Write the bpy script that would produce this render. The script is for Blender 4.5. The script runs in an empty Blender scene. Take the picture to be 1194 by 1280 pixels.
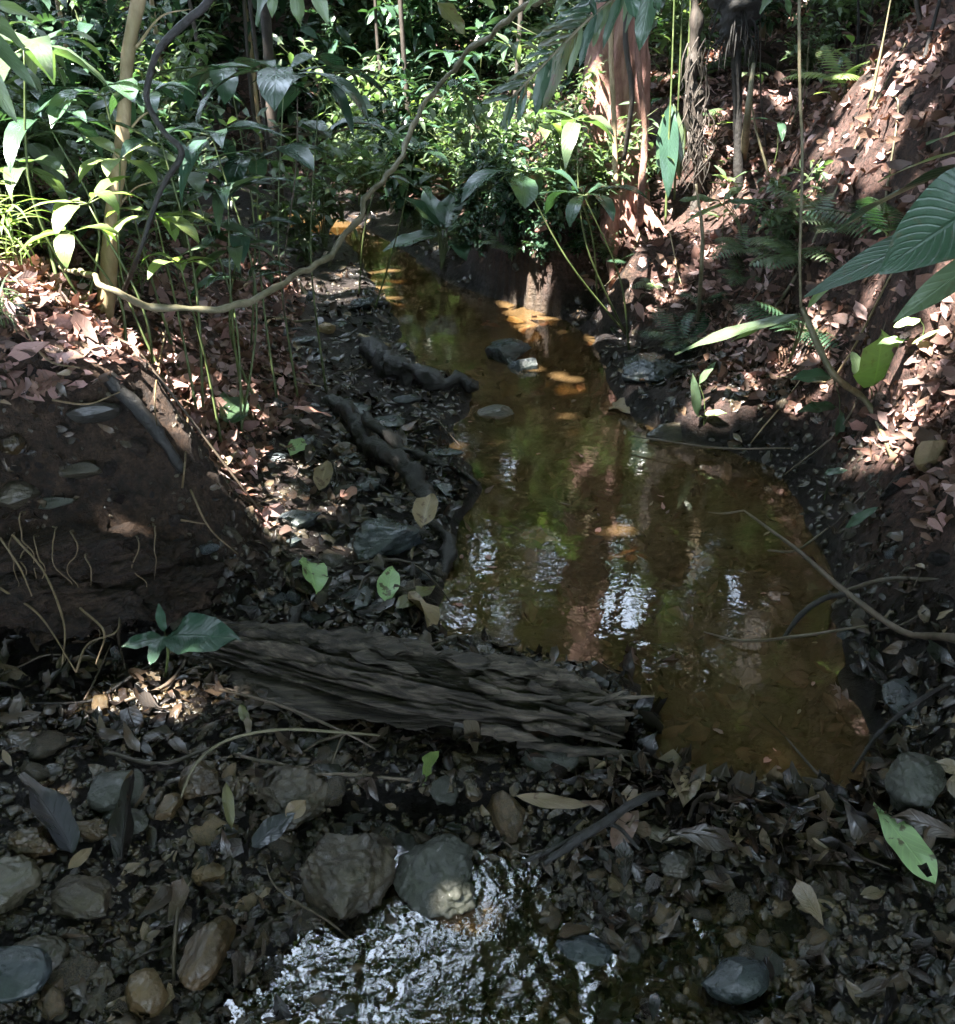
import bpy, math, random
import numpy as np
from mathutils import Vector, Matrix
R = math.radians
rng = np.random.default_rng(11)
random.seed(5)
scn = bpy.context.scene
COL = scn.collection
# ------------------------------------------------------------------ camera
F, CX, CY, PITCH, HC = 1100.0, 597.0, 640.0, R(28), 1.4
cam_d = bpy.data.cameras.new('camera'); cam = bpy.data.objects.new('camera', cam_d); COL.objects.link(cam)
cam.location = (0, 0, HC); cam.rotation_euler = (R(90) - PITCH, 0, 0)
cam_d.sensor_fit = 'VERTICAL'; cam_d.sensor_height = 24; cam_d.lens = 24 * F / 1280.0
cam_d.clip_start = 0.02; cam_d.clip_end = 400
scn.camera = cam
CAMP = np.array([0, 0, HC])

def ray(px, py):
    a = (px - CX) / F; b = -(py - CY) / F
    c, s = math.cos(PITCH), math.sin(PITCH)
    v = np.array([a, c + b * s, -s + b * c])
    return v / np.linalg.norm(v)
def D(px, py, d):                    # the point seen in that direction at d metres ahead
    v = ray(px, py); return CAMP + v * (d / v[1])
def PZ(px, py, z):
    v = ray(px, py); return CAMP + v * ((z - HC) / v[2])
def proj(p):
    q = np.atleast_2d(p) - CAMP
    c, s = math.cos(PITCH), math.sin(PITCH)
    dep = q[:, 1] * c - q[:, 2] * s; up = q[:, 1] * s + q[:, 2] * c
    dep = np.where(dep < .01, .01, dep)
    return np.stack([CX + F * q[:, 0] / dep, CY - F * up / dep, dep], 1)

# ------------------------------------------------------------------ noise
def _hash(i, j, k, seed):
    h = (i.astype(np.int64) * 374761393 + j.astype(np.int64) * 668265263 + k.astype(np.int64) * 2147483647 + seed * 1442695041) & 0xffffffff
    h = ((h ^ (h >> 13)) * 1274126177) & 0xffffffff
    h = h ^ (h >> 16)
    return (h & 0xffff) / 65535.0
def vnoise(p, seed=0):
    f = np.floor(p); t = p - f; t = t * t * (3 - 2 * t); f = f.astype(np.int64)
    r = 0
    for a in (0, 1):
        wx = t[:, 0] if a else 1 - t[:, 0]
        for b in (0, 1):
            wy = t[:, 1] if b else 1 - t[:, 1]
            for c in (0, 1):
                wz = t[:, 2] if c else 1 - t[:, 2]
                r = r + wx * wy * wz * _hash(f[:, 0] + a, f[:, 1] + b, f[:, 2] + c, seed)
    return r * 2 - 1
def fbm(p, scale, octv=4, seed=0, gain=.5):
    p = np.atleast_2d(p) * scale; a = 1.; r = 0.
    for o in range(octv):
        r = r + a * vnoise(p + o * 17.3, seed + o); p = p * 2.03; a *= gain
    return r

# ------------------------------------------------------------------ terrain
shore_px = [(780,962),(850,985),(930,998),(1010,1004),(1098,1006),(1108,960),(1085,890),(1060,840),(1048,760),(1035,700),(1000,640),
 (960,585),(900,560),(840,545),(790,520),(765,485),(752,455),(745,425),(700,395),(640,378),(590,365),(550,345),(510,318),(470,290),
 (430,275),(375,262),(325,262),(322,285),(380,292),(430,300),(462,345),(490,385),(500,430),(540,470),(588,482),(572,530),(570,565),
 (600,612),(582,640),(562,700),(540,765),(552,800),(640,812),(740,835),(796,858),(798,905)]
SH = np.array([PZ(a, b, 0)[:2] for a, b in shore_px])
def sdf(x, y):
    P = np.stack([x, y], -1)
    d = np.full(x.shape, 1e9); inside = np.zeros(x.shape, bool)
    n = len(SH)
    for i in range(n):
        a, b = SH[i], SH[(i + 1) % n]; e = b - a
        w = P - a; t = np.clip((w @ e) / (e @ e), 0, 1)
        q = w - t[..., None] * e
        d = np.minimum(d, (q ** 2).sum(-1))
        cond = (a[1] > y) != (b[1] > y)
        xi = a[0] + (y - a[1]) * e[0] / (e[1] if abs(e[1]) > 1e-9 else 1e-9)
        inside ^= cond & (x < xi)
    d = np.sqrt(d)
    return np.where(inside, -d, d)
cpx = [(100,1280,-.02),(400,1280,-.09),(600,1280,-.09),(900,1280,-.06),(1194,1280,.03),(0,1150,.05),(300,1100,-.02),(600,1100,-.07),
 (900,1100,-.05),(1150,1120,.03),(100,1000,.06),(400,980,.02),(650,965,.03),(900,1020,.03),(1180,1000,.13),(0,1280,.04),(150,1180,.02),
 (300,900,.06),(500,850,.05),(620,900,.04),(0,900,.10),(150,900,.06),(250,850,.08),(330,760,.10),(0,430,.75),(150,440,.68),(205,500,.56),
 (235,560,.45),(250,640,.30),(300,690,.17),(0,650,.36),(100,650,.34),(0,800,.10),(120,800,.09),(0,560,.52),(100,560,.50),(150,700,.22),(60,380,.75),(0,330,.8),(100,300,.7),
 (180,470,.5),(250,600,.25),(300,480,.25),(330,560,.13),(350,640,.08),(380,700,.06),(450,730,.04),(450,600,.06),(400,520,.10),(350,430,.15),
 (440,420,.06),(400,350,.08),(330,320,.08),(250,380,.38),(280,330,.28),(200,250,.5),(100,230,.75),(0,230,.9),
 (560,300,.06),(620,280,.4),(700,260,.6),(800,300,.5),(850,400,.2),(780,420,.05),(810,480,.10),(900,500,.17),(950,540,.08),(1000,500,.2),
 (1100,500,.33),(1194,480,.55),(1050,620,.08),(1100,620,.22),(1194,620,.38),(1100,750,.10),(1194,750,.24),(1150,900,.10),(1194,900,.17),
 (1000,400,.4),(1100,380,.6),(1194,350,.78),(900,400,.22),(900,300,.5),(900,200,.8),(900,100,1.2),(1000,300,.65),(1000,200,.93),
 (1000,100,1.2),(1100,280,.82),(1100,180,1.07),(1100,80,1.3),(1194,250,1.0),(1194,150,1.2)]
CP = [PZ(a, b, z) for a, b, z in cpx] + [np.array([s[0], s[1], 0.]) for s in SH[::2]]
CP += [np.array(c, float) for c in [(-6,6,1.6),(-6,12,2.2),(-3.8,12,1.2),(-1.5,12,.8),(-2.6,9.6,.12),(0,11,1.2),(2,10,2.3),(0,14,2.4),(-6,18,4.),
 (0,18,4.6),(6,18,6.5),(2.8,7.8,2.2),(4,4,2.7),(3,3,2.1),(5,6,3.5),(7,3,4.4),(8,10,5.5),(-3,0,.8),(-2,-1,.35),(0,-1,-.1),(0,.2,-.1),(2,-1,.7),
 (1.6,.5,.35),(3,0,1.6),(-1.6,.6,.3),(-6,0,1.6),(-6,-3,1.6),(0,-3,-.2),(6,-3,3.6),(-5,3,1.4),(-2.6,3.2,.95),(-3,5.2,.95),(-9,8,2.6),(-9,16,4),(10,16,7.5),(8,-1,4.6)]]
CP = np.array(CP)
def _U(r2): return np.where(r2 < 1e-12, 0, .5 * r2 * np.log(np.maximum(r2, 1e-12)))
_n = len(CP); _K = _U(((CP[:, None, :2] - CP[None, :, :2]) ** 2).sum(-1)) + np.eye(_n) * 4e-3
_Pm = np.hstack([np.ones((_n, 1)), CP[:, :2]])
_A = np.zeros((_n + 3, _n + 3)); _A[:_n, :_n] = _K; _A[:_n, _n:] = _Pm; _A[_n:, :_n] = _Pm.T
_w = np.linalg.solve(_A, np.concatenate([CP[:, 2], np.zeros(3)]))
def hfun(x, y, fine=True):
    x = np.asarray(x, float); y = np.asarray(y, float); shp = x.shape; x = x.ravel(); y = y.ravel()
    out = np.empty(x.shape)
    for s in range(0, len(x), 40000):
        xs, ys = x[s:s + 40000], y[s:s + 40000]
        xc = np.clip(xs, -9, 10); yc = np.clip(ys, -3, 18)
        r2 = (xc[:, None] - CP[:, 0]) ** 2 + (yc[:, None] - CP[:, 1]) ** 2
        h = _U(r2) @ _w[:_n] + _w[_n] + _w[_n + 1] * xc + _w[_n + 2] * yc
        h = h + .25 * (np.abs(xs - xc) + np.abs(ys - yc))
        p = np.stack([xs, ys, np.zeros_like(xs)], 1)
        wob = fbm(p, 6, 3, 40) * .03
        d = sdf(xs, ys) + wob
        lump = fbm(p, 1.6, 3, 3) * .05 + (fbm(p, 9, 3, 5) * .018 + fbm(p, 32, 2, 8) * .006 if fine else 0)
        away = np.clip(d / .35, 0, 1)
        big = np.clip(h / .4, .35, 1.3)
        h = h + lump * away * big
        bk = np.clip((2.3 - ys) / .1, 0, 1) * np.clip((-.45 - xs) / .15, 0, 1) * np.clip((h - .08) / .1, 0, 1)
        h = h + bk * (.035 * (1 - 2 * np.abs(fbm(p + h[:, None] * [[0, 0, 1]], 7, 4, 83))) + .012 * fbm(p, 26, 3, 84))
        near = (ys < 1.9) & (d > .03)
        h = np.where(near, h + fbm(p, 22, 2, 61) * .010, h)
        rf = np.clip((1.27 - ys + .10 * np.clip(xs, -.3, .6) + fbm(p, 3, 2, 66) * .05) / .12, 0, 1) * np.clip((xs + .68 + .6 * (ys - .95)) / .12, 0, 1) * np.clip((1.15 - xs) / .25, 0, 1)
        h = h * (1 - .45 * rf) - .026 * rf + (fbm(p, 5, 2, 67) * .014 - .004 + .007 * np.clip((xs - .0) / .3, 0, 1) + np.abs(fbm(p, 17, 2, 68)) * .011) * rf
        hin = -.012 - .11 * np.clip(-d / .35, 0, 1) ** .8 + fbm(p, 7, 3, 9) * .012
        hout = np.maximum(h, np.where(ys > 1.33 , .012 + np.minimum(.03, np.clip(d, 0, 1) * .4), h))
        t = np.clip((d + .03) / .06, 0, 1)
        out[s:s + 40000] = hin * (1 - t) + hout * t
    return out.reshape(shp)
def nrm(x, y, e=.02):
    x = np.atleast_1d(x); y = np.atleast_1d(y)
    dx = (hfun(x + e, y) - hfun(x - e, y)) / (2 * e); dy = (hfun(x, y + e) - hfun(x, y - e)) / (2 * e)
    n = np.stack([-dx, -dy, np.ones_like(dx)], 1)
    return n / np.linalg.norm(n, axis=1)[:, None]
_ts = np.concatenate([np.linspace(.6, 6, 260), np.linspace(6.03, 24, 180)])
def G(px, py, lift=0.):
    v = ray(px, py); q = CAMP + _ts[:, None] * v
    b = q[:, 2] - hfun(q[:, 0], q[:, 1]) - lift
    k = np.argmax(b < 0)
    if b[k] >= 0: return q[-1]
    if k == 0: return q[0]
    t = _ts[k - 1] + (_ts[k] - _ts[k - 1]) * b[k - 1] / (b[k - 1] - b[k])
    return CAMP + t * v

# ------------------------------------------------------------------ mesh building
class MB:
    def __init__(s): s.v = []; s.f = []; s.uv = []; s.t = []; s.n = 0
    def add(s, v, f, uv=None, tint=0.):
        v = np.asarray(v, float).reshape(-1, 3); f = np.asarray(f, np.int64).reshape(-1, 4)
        s.v.append(v); s.f.append(f + s.n); s.n += len(v)
        s.uv.append(np.zeros((len(v), 2)) if uv is None else uv)
        s.t.append(np.broadcast_to(np.asarray(tint, float), (len(v),)))
        return s
    def mesh(s, name, m, smooth=True):
        me = bpy.data.meshes.new(name)
        v = np.concatenate(s.v); f = np.concatenate(s.f); uv = np.concatenate(s.uv); t = np.concatenate(s.t)
        me.vertices.add(len(v)); me.vertices.foreach_set('co', v.astype(np.float32).ravel())
        me.loops.add(f.size); me.loops.foreach_set('vertex_index', f.ravel().astype(np.int32))
        me.polygons.add(len(f)); me.polygons.foreach_set('loop_start', (np.arange(len(f)) * 4).astype(np.int32))
        me.update(calc_edges=True)
        me.polygons.foreach_set('use_smooth', np.full(len(f), smooth))
        l = me.uv_layers.new(name='UVMap'); l.data.foreach_set('uv', uv[f.ravel()].astype(np.float32).ravel())
        a = me.attributes.new('tint', 'FLOAT', 'POINT'); a.data.foreach_set('value', t.astype(np.float32))
        me.materials.append(m)
        return me
def link(name, me, parent=None, loc=None):
    o = bpy.data.objects.new(name, me); COL.objects.link(o)
    if parent is not None: o.parent = parent
    if loc is not None: o.location = tuple(loc)
    return o
def tag(o, label=None, cat=None, group=None, kind=None):
    if label: o['label'] = label
    if cat: o['category'] = cat
    if group: o['group'] = group
    if kind: o['kind'] = kind
    return o
def thing(name, label, cat, loc, group=None, rz=0, sc=1.):
    o = bpy.data.objects.new(name, None); COL.objects.link(o); o.empty_display_size = .05
    o.location = tuple(loc); o.rotation_euler = (0, 0, rz); o.scale = (sc,) * 3
    return tag(o, label, cat, group)
def solo(name, mb, m, label, cat, group=None, origin=None, smooth=True):   # one-mesh thing, its origin at its base
    if origin is None:
        v = np.concatenate(mb.v); origin = np.array([v[:, 0].mean(), v[:, 1].mean(), v[:, 2].min()])
    mb.v = [a - origin for a in mb.v]
    return tag(link(name, mb.mesh(name, m, smooth), None, origin), label, cat, group)

def leaf(L, W, seg=5, fold=.25, droop=.4, twist=0., curl=0., shape='ell', across=2, wav=0., seed=0):
    v = np.linspace(0, 1, seg + 1); u = np.linspace(-1, 1, 2 * (across // 2) + 1 if across > 1 else 2)
    if shape == 'ell': w = np.sin(np.pi * v ** .85) ** .8
    elif shape == 'lance': w = (np.sin(np.pi * v ** .6)) ** .9
    elif shape == 'ob': w = np.sin(np.pi * v ** 1.5) ** .75
    elif shape == 'heart': w = np.sin(np.pi * np.clip(v * .93 + .07, 0, 1) ** .55) ** .8
    elif shape == 'strap': w = np.minimum(1, v * 8) * (1 - v ** 3) 
    elif shape == 'lobe': w = np.sin(np.pi * v ** .9) ** .8 * (1 + .28 * np.sin(v * 15.))
    w = np.maximum(w, .04) * W / 2
    ang = droop * v ** 1.3
    ds = L / seg; yy = np.concatenate([[0], np.cumsum(np.cos(ang[1:]) * ds)]); zz = np.concatenate([[0], np.cumsum(-np.sin(ang[1:]) * ds)])
    U, V = np.meshgrid(u, v); Wd = w[:, None] * U
    X = Wd * math.cos(fold); Z = zz[:, None] + np.abs(Wd) * math.sin(fold) + curl * Wd ** 2 / max(W, 1e-4)
    Y = yy[:, None] + 0 * U
    if wav: Z = Z + wav * W * np.sin(V * 14 + seed + U * 1.5) * np.abs(U)
    if twist:
        a = twist * V; X, Z2 = X * np.cos(a) - (Z - zz[:, None]) * np.sin(a), X * np.sin(a) + (Z - zz[:, None]) * np.cos(a); Z = Z2 + zz[:, None]
    P = np.stack([X, Y, Z], -1).reshape(-1, 3)
    nu = len(u); q = [(i * nu + j, i * nu + j + 1, (i + 1) * nu + j + 1, (i + 1) * nu + j) for i in range(seg) for j in range(nu - 1)]
    return P, np.array(q), np.stack([(U + 1) / 2, V], -1).reshape(-1, 2)
def basis(y, z):
    y = np.asarray(y, float); y = y / np.linalg.norm(y); x = np.cross(y, z); nx = np.linalg.norm(x)
    x = np.array([1., 0, 0]) if nx < 1e-6 else x / nx
    return np.stack([x, y, np.cross(x, y)], 1)
def basis_n(Y, Zh):
    Y = Y / np.linalg.norm(Y, axis=1)[:, None]; X = np.cross(Y, Zh); X /= np.maximum(np.linalg.norm(X, axis=1), 1e-6)[:, None]
    return np.stack([X, Y, np.cross(X, Y)], 2)
def inst(mb, tpl, pos, Mx, tint):
    P, q, uv = tpl; k = len(pos)
    if k == 0: return
    V = np.einsum('kij,nj->kni', Mx, P) + pos[:, None]
    n = len(P); f = q[None] + (np.arange(k) * n)[:, None, None]
    mb.add(V.reshape(-1, 3), f.reshape(-1, 4), np.tile(uv, (k, 1)), np.repeat(tint, n))
def smooth_path(pts, rad, n=8):
    pts = np.asarray(pts, float); rad = np.broadcast_to(np.asarray(rad, float), (len(pts),))
    P = np.vstack([2 * pts[0] - pts[1], pts, 2 * pts[-1] - pts[-2]]); out = []; ro = []
    for i in range(1, len(P) - 2):
        for t in np.linspace(0, 1, n, endpoint=False):
            a, b, c, d = P[i - 1], P[i], P[i + 1], P[i + 2]
            out.append(.5 * (2 * b + (c - a) * t + (2 * a - 5 * b + 4 * c - d) * t * t + (3 * b - a - 3 * c + d) * t ** 3))
            ro.append(rad[i - 1] * (1 - t) + rad[i] * t)
    out.append(pts[-1]); ro.append(rad[-1])
    return np.array(out), np.array(ro)
def tube(mb, pts, rad, sides=7, n=6, noise=0., nsc=20., seed=0, tint=0., cap=True, jitter=0.):
    c, r = smooth_path(pts, rad, n) if n > 1 else (np.asarray(pts, float), np.broadcast_to(np.asarray(rad, float), (len(pts),)).copy())
    if jitter: c = c + np.stack([fbm(c, nsc * .3, 2, seed + k) for k in (70, 80, 90)], 1) * jitter
    if cap:
        c = np.vstack([c[0] - (c[1] - c[0]) * 1e-3, c, c[-1] + (c[-1] - c[-2]) * 1e-3]); r = np.concatenate([[r[0] * .05], r, [r[-1] * .05]])
    T = np.gradient(c, axis=0); T[0] = T[1]; T[-1] = T[-2]; T /= np.maximum(np.linalg.norm(T, axis=1), 1e-9)[:, None]
    ref = np.array([0, 0, 1.]) if abs(T[0][2]) < .9 else np.array([1., 0, 0])
    x = np.cross(T[0], ref); x /= np.linalg.norm(x); V = []; UV = []
    acc = 0.
    for i in range(len(c)):
        x = x - T[i] * (x @ T[i]); x /= np.linalg.norm(x); y = np.cross(T[i], x)
        a = np.linspace(0, 2 * np.pi, sides, endpoint=False)
        V.append(c[i] + r[i] * (np.cos(a)[:, None] * x + np.sin(a)[:, None] * y)); UV.append(np.stack([a / 6.283, np.full(sides, acc)], 1))
        if i + 1 < len(c): acc += np.linalg.norm(c[i + 1] - c[i])
    V = np.array(V)
    if noise:
        nsc = np.asarray(nsc, float)
        ctr = c[:, None, :]; d = V - ctr; k = fbm(V.reshape(-1, 3), nsc, 3, seed).reshape(V.shape[:2])
        V = ctr + d * (1 + noise * k)[..., None]
    m = len(c); q = [(i * sides + j, i * sides + (j + 1) % sides, (i + 1) * sides + (j + 1) % sides, (i + 1) * sides + j) for i in range(m - 1) for j in range(sides)]
    mb.add(V.reshape(-1, 3), q, np.concatenate(UV), tint)
    return c
def rock(size, seed, n=10, facets=7, rough=.12, ang=.75):
    r = np.random.default_rng(seed); g = np.linspace(-1, 1, n + 1); V = []; Q = []; k = 0
    A, B = np.meshgrid(g, g, indexing='ij')
    for ax in range(3):
        for sg in (1, -1):
            p = np.zeros((n + 1, n + 1, 3)); p[..., ax] = sg; p[..., (ax + 1) % 3] = A * sg; p[..., (ax + 2) % 3] = B
            V.append(p.reshape(-1, 3))
            for i in range(n):
                for j in range(n):
                    a = k + i * (n + 1) + j; Q.append((a, a + n + 1, a + n + 2, a + 1))
            k += (n + 1) ** 2
    V = np.concatenate(V); key = np.round(V * 1e4).astype(int); _, idx, inv = np.unique(key, axis=0, return_index=True, return_inverse=True)
    inv = inv.ravel(); V = V[idx]; Q = inv[np.array(Q)]
    V = V / np.linalg.norm(V, axis=1)[:, None]
    for _ in range(facets):
        nn = r.normal(size=3); nn /= np.linalg.norm(nn); d = r.uniform(ang * .8, ang * 1.15)
        V = V - np.maximum(0, V @ nn - d)[:, None] * nn * .92
    V = V * (1 + rough * fbm(V + seed * 3.1, 1.6, 3, seed))[:, None] + 0
    V = V * (1 + rough * .35 * fbm(V + seed, 6, 2, seed + 5))[:, None]
    if n > 12: V = V * (1 + rough * .22 * fbm(V + seed, 15, 3, seed + 9))[:, None]
    return V * np.asarray(size) / 2, Q

# ------------------------------------------------------------------ materials
class NT:
    def __init__(s, name):
        s.m = bpy.data.materials.new(name); s.m.use_nodes = True; s.t = s.m.node_tree; s.t.nodes.clear()
        s.out = s.t.nodes.new('ShaderNodeOutputMaterial')
    def n(s, ty, ins=None, **kw):
        nd = s.t.nodes.new('ShaderNode' + ty)
        for k, v in kw.items(): setattr(nd, k, v)
        for k, v in (ins or {}).items():
            if isinstance(v, tuple) and len(v) == 2 and hasattr(v[0], 'outputs'): s.t.links.new(v[0].outputs[v[1]], nd.inputs[k])
            elif hasattr(v, 'outputs'): s.t.links.new(v.outputs[0], nd.inputs[k])
            else: nd.inputs[k].default_value = v
        return nd
    def ramp(s, fac, stops):
        nd = s.t.nodes.new('ShaderNodeValToRGB'); s.t.links.new((fac[0].outputs[fac[1]] if isinstance(fac, tuple) else fac.outputs[0]), nd.inputs[0])
        e = nd.color_ramp.elements
        while len(e) < len(stops): e.new(.5)
        for i, (p, c) in enumerate(stops):
            e[i].position = p; e[i].color = (*c, 1) if len(c) == 3 else c
        return nd
    def noise(s, sc, det=4, vec=None, rough=.55, dist=0.):
        ins = {'Scale': sc, 'Detail': det, 'Roughness': rough, 'Distortion': dist}
        if vec is not None: ins['Vector'] = vec
        return s.n('TexNoise', ins)
    def mix(s, f, a, b, bt='MIX'):
        nd = s.t.nodes.new('ShaderNodeMix'); nd.data_type = 'RGBA'; nd.blend_type = bt
        for k, v in ((0, f), (6, a), (7, b)):
            if isinstance(v, tuple) and len(v) == 2 and hasattr(v[0], 'outputs'): s.t.links.new(v[0].outputs[v[1]], nd.inputs[k])
            elif hasattr(v, 'outputs'): s.t.links.new(v.outputs[2] if v.bl_idname == 'ShaderNodeMix' else v.outputs[0], nd.inputs[k])
            else: nd.inputs[k].default_value = v if k == 0 or len(v) == 4 else (*v, 1)
        return (nd, 2)
    def math(s, op, a, b=0.):
        nd = s.t.nodes.new('ShaderNodeMath'); nd.operation = op
        for k, v in ((0, a), (1, b)):
            if isinstance(v, tuple): s.t.links.new(v[0].outputs[v[1]], nd.inputs[k])
            elif hasattr(v, 'outputs'): s.t.links.new(v.outputs[0], nd.inputs[k])
            else: nd.inputs[k].default_value = v
        return nd
    def done(s, sh, o=0): s.t.links.new(sh.outputs[o], s.out.inputs[0]); return s.m

def mat_leaf(name, stops, trans=.35, rough=.38, tcol=None, veins=.5, spots=0., nveins=11, spec=.5, bumpd=.0015):
    t = NT(name); at = t.n('Attribute', attribute_name='tint'); oi = t.n('ObjectInfo')
    tc = t.n('TexCoord')
    v = t.math('FRACT', t.math('ADD', (at, 2), (oi, 5)))
    col = t.ramp(v, stops)
    ob = (tc, 3)
    nz = t.noise(9, 3, ob)
    c = t.mix(t.math('MULTIPLY', nz, .55), (col, 0), t.mix(1., (col, 0), (.42, .44, .40), 'MULTIPLY'))
    uv = t.n('SeparateXYZ', {0: (tc, 2)})
    du = t.math('ABSOLUTE', t.math('SUBTRACT', (uv, 0), .5))
    mid = t.ramp(du, [(0, (1, 1, 1)), (.035, (0, 0, 0))])
    ph = t.math('MULTIPLY', t.math('SUBTRACT', (uv, 1), t.math('MULTIPLY', du, .45)), nveins * 6.283)
    sv = t.math('POWER', t.math('MULTIPLY', t.math('ADD', t.math('SINE', ph), 1), .5), 6.)
    vein = t.math('MAXIMUM', mid, t.math('MULTIPLY', sv, .35))
    c = t.mix(t.math('MULTIPLY', vein, veins * .45), c, t.mix(1., (col, 0), (1.9, 1.9, 1.5), 'MULTIPLY'))
    if spots:
        sp = t.ramp(t.noise(38, 3, ob), [(.60, (0, 0, 0)), (.66, (spots,) * 3)])
        c = t.mix((sp, 0), c, (.07, .035, .015))
    bp = t.n('Bump', {'Strength': .5, 'Distance': bumpd, 'Height': t.math('ADD', vein, t.math('MULTIPLY', t.noise(60, 2, ob), .8))})
    rg = t.math('ADD', t.math('MULTIPLY', nz, .25), rough - .12)
    p = t.n('BsdfPrincipled', {'Base Color': c, 'Roughness': rg, 'Normal': bp, 'Specular IOR Level': spec})
    if trans <= 0: return t.done(p)
    tcx = t.mix(1., c, tcol or (1.45, 1.75, .75), 'MULTIPLY')
    tr = t.n('BsdfTranslucent', {'Color': tcx})
    return t.done(t.n('MixShader', {0: trans, 1: p, 2: tr}))
def mat_solid(name, stops, sc=18, rough=.6, bump=.01, bsc=40, stretch=None, wet=0., rnd=.0, spec=.5, uvs=False, det=6, rrange=.25, coords=3, patch=(.45, .5, .36)):
    t = NT(name); tc = t.n('TexCoord'); oi = t.n('ObjectInfo'); co = (tc, 2) if uvs else (tc, coords)
    if stretch: co = t.n('Mapping', {0: co, 'Scale': stretch})
    if rnd: co = t.n('VectorMath', {0: co, 1: t.n('CombineXYZ', {0: t.math('MULTIPLY', (oi, 5), 37), 1: t.math('MULTIPLY', (oi, 5), 91)})}, operation='ADD')
    nz = t.noise(sc, det, co, .65)
    fac = nz if not rnd else t.math('ADD', t.math('MULTIPLY', nz, 1 - rnd), t.math('MULTIPLY', (oi, 5), rnd))
    col = t.ramp(fac, stops)
    b1 = t.noise(bsc, 8, co, .68)
    vo = t.n('TexVoronoi', {'Scale': bsc * .6, 'Vector': co})
    hh = t.math('ADD', b1, t.math('MULTIPLY', vo, .25))
    bp = t.n('Bump', {'Strength': .8, 'Distance': bump, 'Height': hh})
    rg = t.math('ADD', t.math('MULTIPLY', t.noise(sc * 1.7, 3, co), rrange * 2), rough - rrange)
    pt = t.ramp(t.noise(sc * .28, 5, co, .7), [(.42, (0, 0, 0)), (.58, (.8, .8, .8))])
    cc_ = t.mix((pt, 0), (col, 0), t.mix(1., (col, 0), patch, 'MULTIPLY')) if patch else (col, 0)
    c = t.mix(t.math('MULTIPLY', (vo, 0), .35), cc_, t.mix(1., (col, 0), (.45, .42, .4), 'MULTIPLY'))
    return t.done(t.n('BsdfPrincipled', {'Base Color': c, 'Roughness': rg, 'Normal': bp, 'Specular IOR Level': spec, 'Coat Weight': wet, 'Coat Roughness': .12}))

M = {}
M['teal'] = mat_leaf('leaf_deep_green', [(0, (.022, .048, .030)), (.35, (.035, .072, .042)), (.7, (.05, .095, .052)), (1, (.03, .065, .048))], .2, .24, None, .55, 0, 13)
M['mid'] = mat_leaf('leaf_mid_green', [(0, (.045, .078, .042)), (.4, (.08, .12, .062)), (.8, (.12, .16, .085)), (1, (.055, .09, .055))], .34, .29, None, .5, .2, 9)
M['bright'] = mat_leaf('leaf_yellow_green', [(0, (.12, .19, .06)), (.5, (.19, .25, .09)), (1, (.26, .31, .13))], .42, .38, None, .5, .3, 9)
M['olive'] = mat_leaf('leaf_olive', [(0, (.06, .07, .02)), (.5, (.10, .10, .03)), (1, (.13, .12, .05))], .2, .35, None, .5, .8, 9)
M['canopy'] = mat_leaf('leaf_canopy', [(0, (.03, .07, .015)), (.5, (.05, .11, .02)), (1, (.08, .14, .03))], .12, .45, None, 0, 0)
M['pale'] = mat_leaf('leaf_pale_green', [(0, (.34, .52, .22)), (1, (.38, .52, .26))], .3, .4, (1.2, 1.4, .7), .6, .8, 10)
M['litter'] = mat_leaf('dead_leaf_dry', [(0, (.06, .034, .024)), (.2, (.17, .10, .07)), (.36, (.38, .225, .21)), (.48, (.06, .032, .026)), (.62, (.20, .11, .09)), (.76, (.05, .032, .026)), (.88, (.50, .34, .33)), (1, (.07, .05, .04))], .12, .6, (1.3, .9, .6), .5, .5, 9, .3)
M['wetlitter'] = mat_leaf('dead_leaf_wet', [(0, (.006, .005, .005)), (.3, (.02, .014, .011)), (.45, (.05, .033, .023)), (.58, (.009, .008, .009)), (.74, (.10, .068, .046)), (.84, (.025, .024, .028)), (.93, (.19, .14, .09)), (1, (.04, .03, .025))], 0, .25, None, .6, .5, 9, .4)
M['tan'] = mat_leaf('dead_leaf_tan', [(0, (.17, .12, .065)), (.5, (.24, .18, .10)), (1, (.14, .095, .05))], .1, .5, (1.3, 1, .6), .6, .8, 10)
M['pinkleaf'] = mat_leaf('dead_leaf_pink', [(0, (.40, .20, .16)), (1, (.30, .15, .13))], .1, .5, (1.3, .9, .7), .6, .4, 10)
M['brownleaf'] = mat_leaf('dead_leaf_brown', [(0, (.11, .06, .05)), (1, (.16, .095, .07))], .05, .38, (1.3, .9, .7), .6, .5, 10)
M['darkleaf'] = mat_leaf('dead_leaf_black', [(0, (.025, .027, .032)), (1, (.04, .04, .045))], 0, .25, None, .6, 0, 10)
M['stone'] = mat_solid('stone_wet', [(.2, (.005, .005, .004)), (.4, (.025, .021, .016)), (.6, (.07, .056, .038)), (.85, (.16, .135, .10))], 22, .38, .004, 60, rnd=.45, wet=.1)
M['amber'] = mat_solid('stone_ochre', [(.2, (.02, .012, .005)), (.5, (.085, .052, .022)), (.8, (.20, .135, .07))], 18, .36, .004, 50, rnd=.4, wet=.1)
M['wetgravel'] = mat_solid('wet_gravel', [(.2, (.003, .002, .001)), (.42, (.020, .014, .007)), (.58, (.07, .048, .024)), (.78, (.20, .14, .075))], 24, .3, .005, 60, wet=.1)
M['greystone'] = mat_solid('stone_grey', [(.25, (.03, .032, .028)), (.5, (.055, .055, .046)), (.8, (.10, .10, .082))], 26, .45, .006, 70, wet=.1)
M['brownstone'] = mat_solid('stone_brown', [(.25, (.012, .009, .006)), (.5, (.055, .04, .024)), (.8, (.15, .115, .07))], 20, .45, .008, 45, wet=.1)
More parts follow.
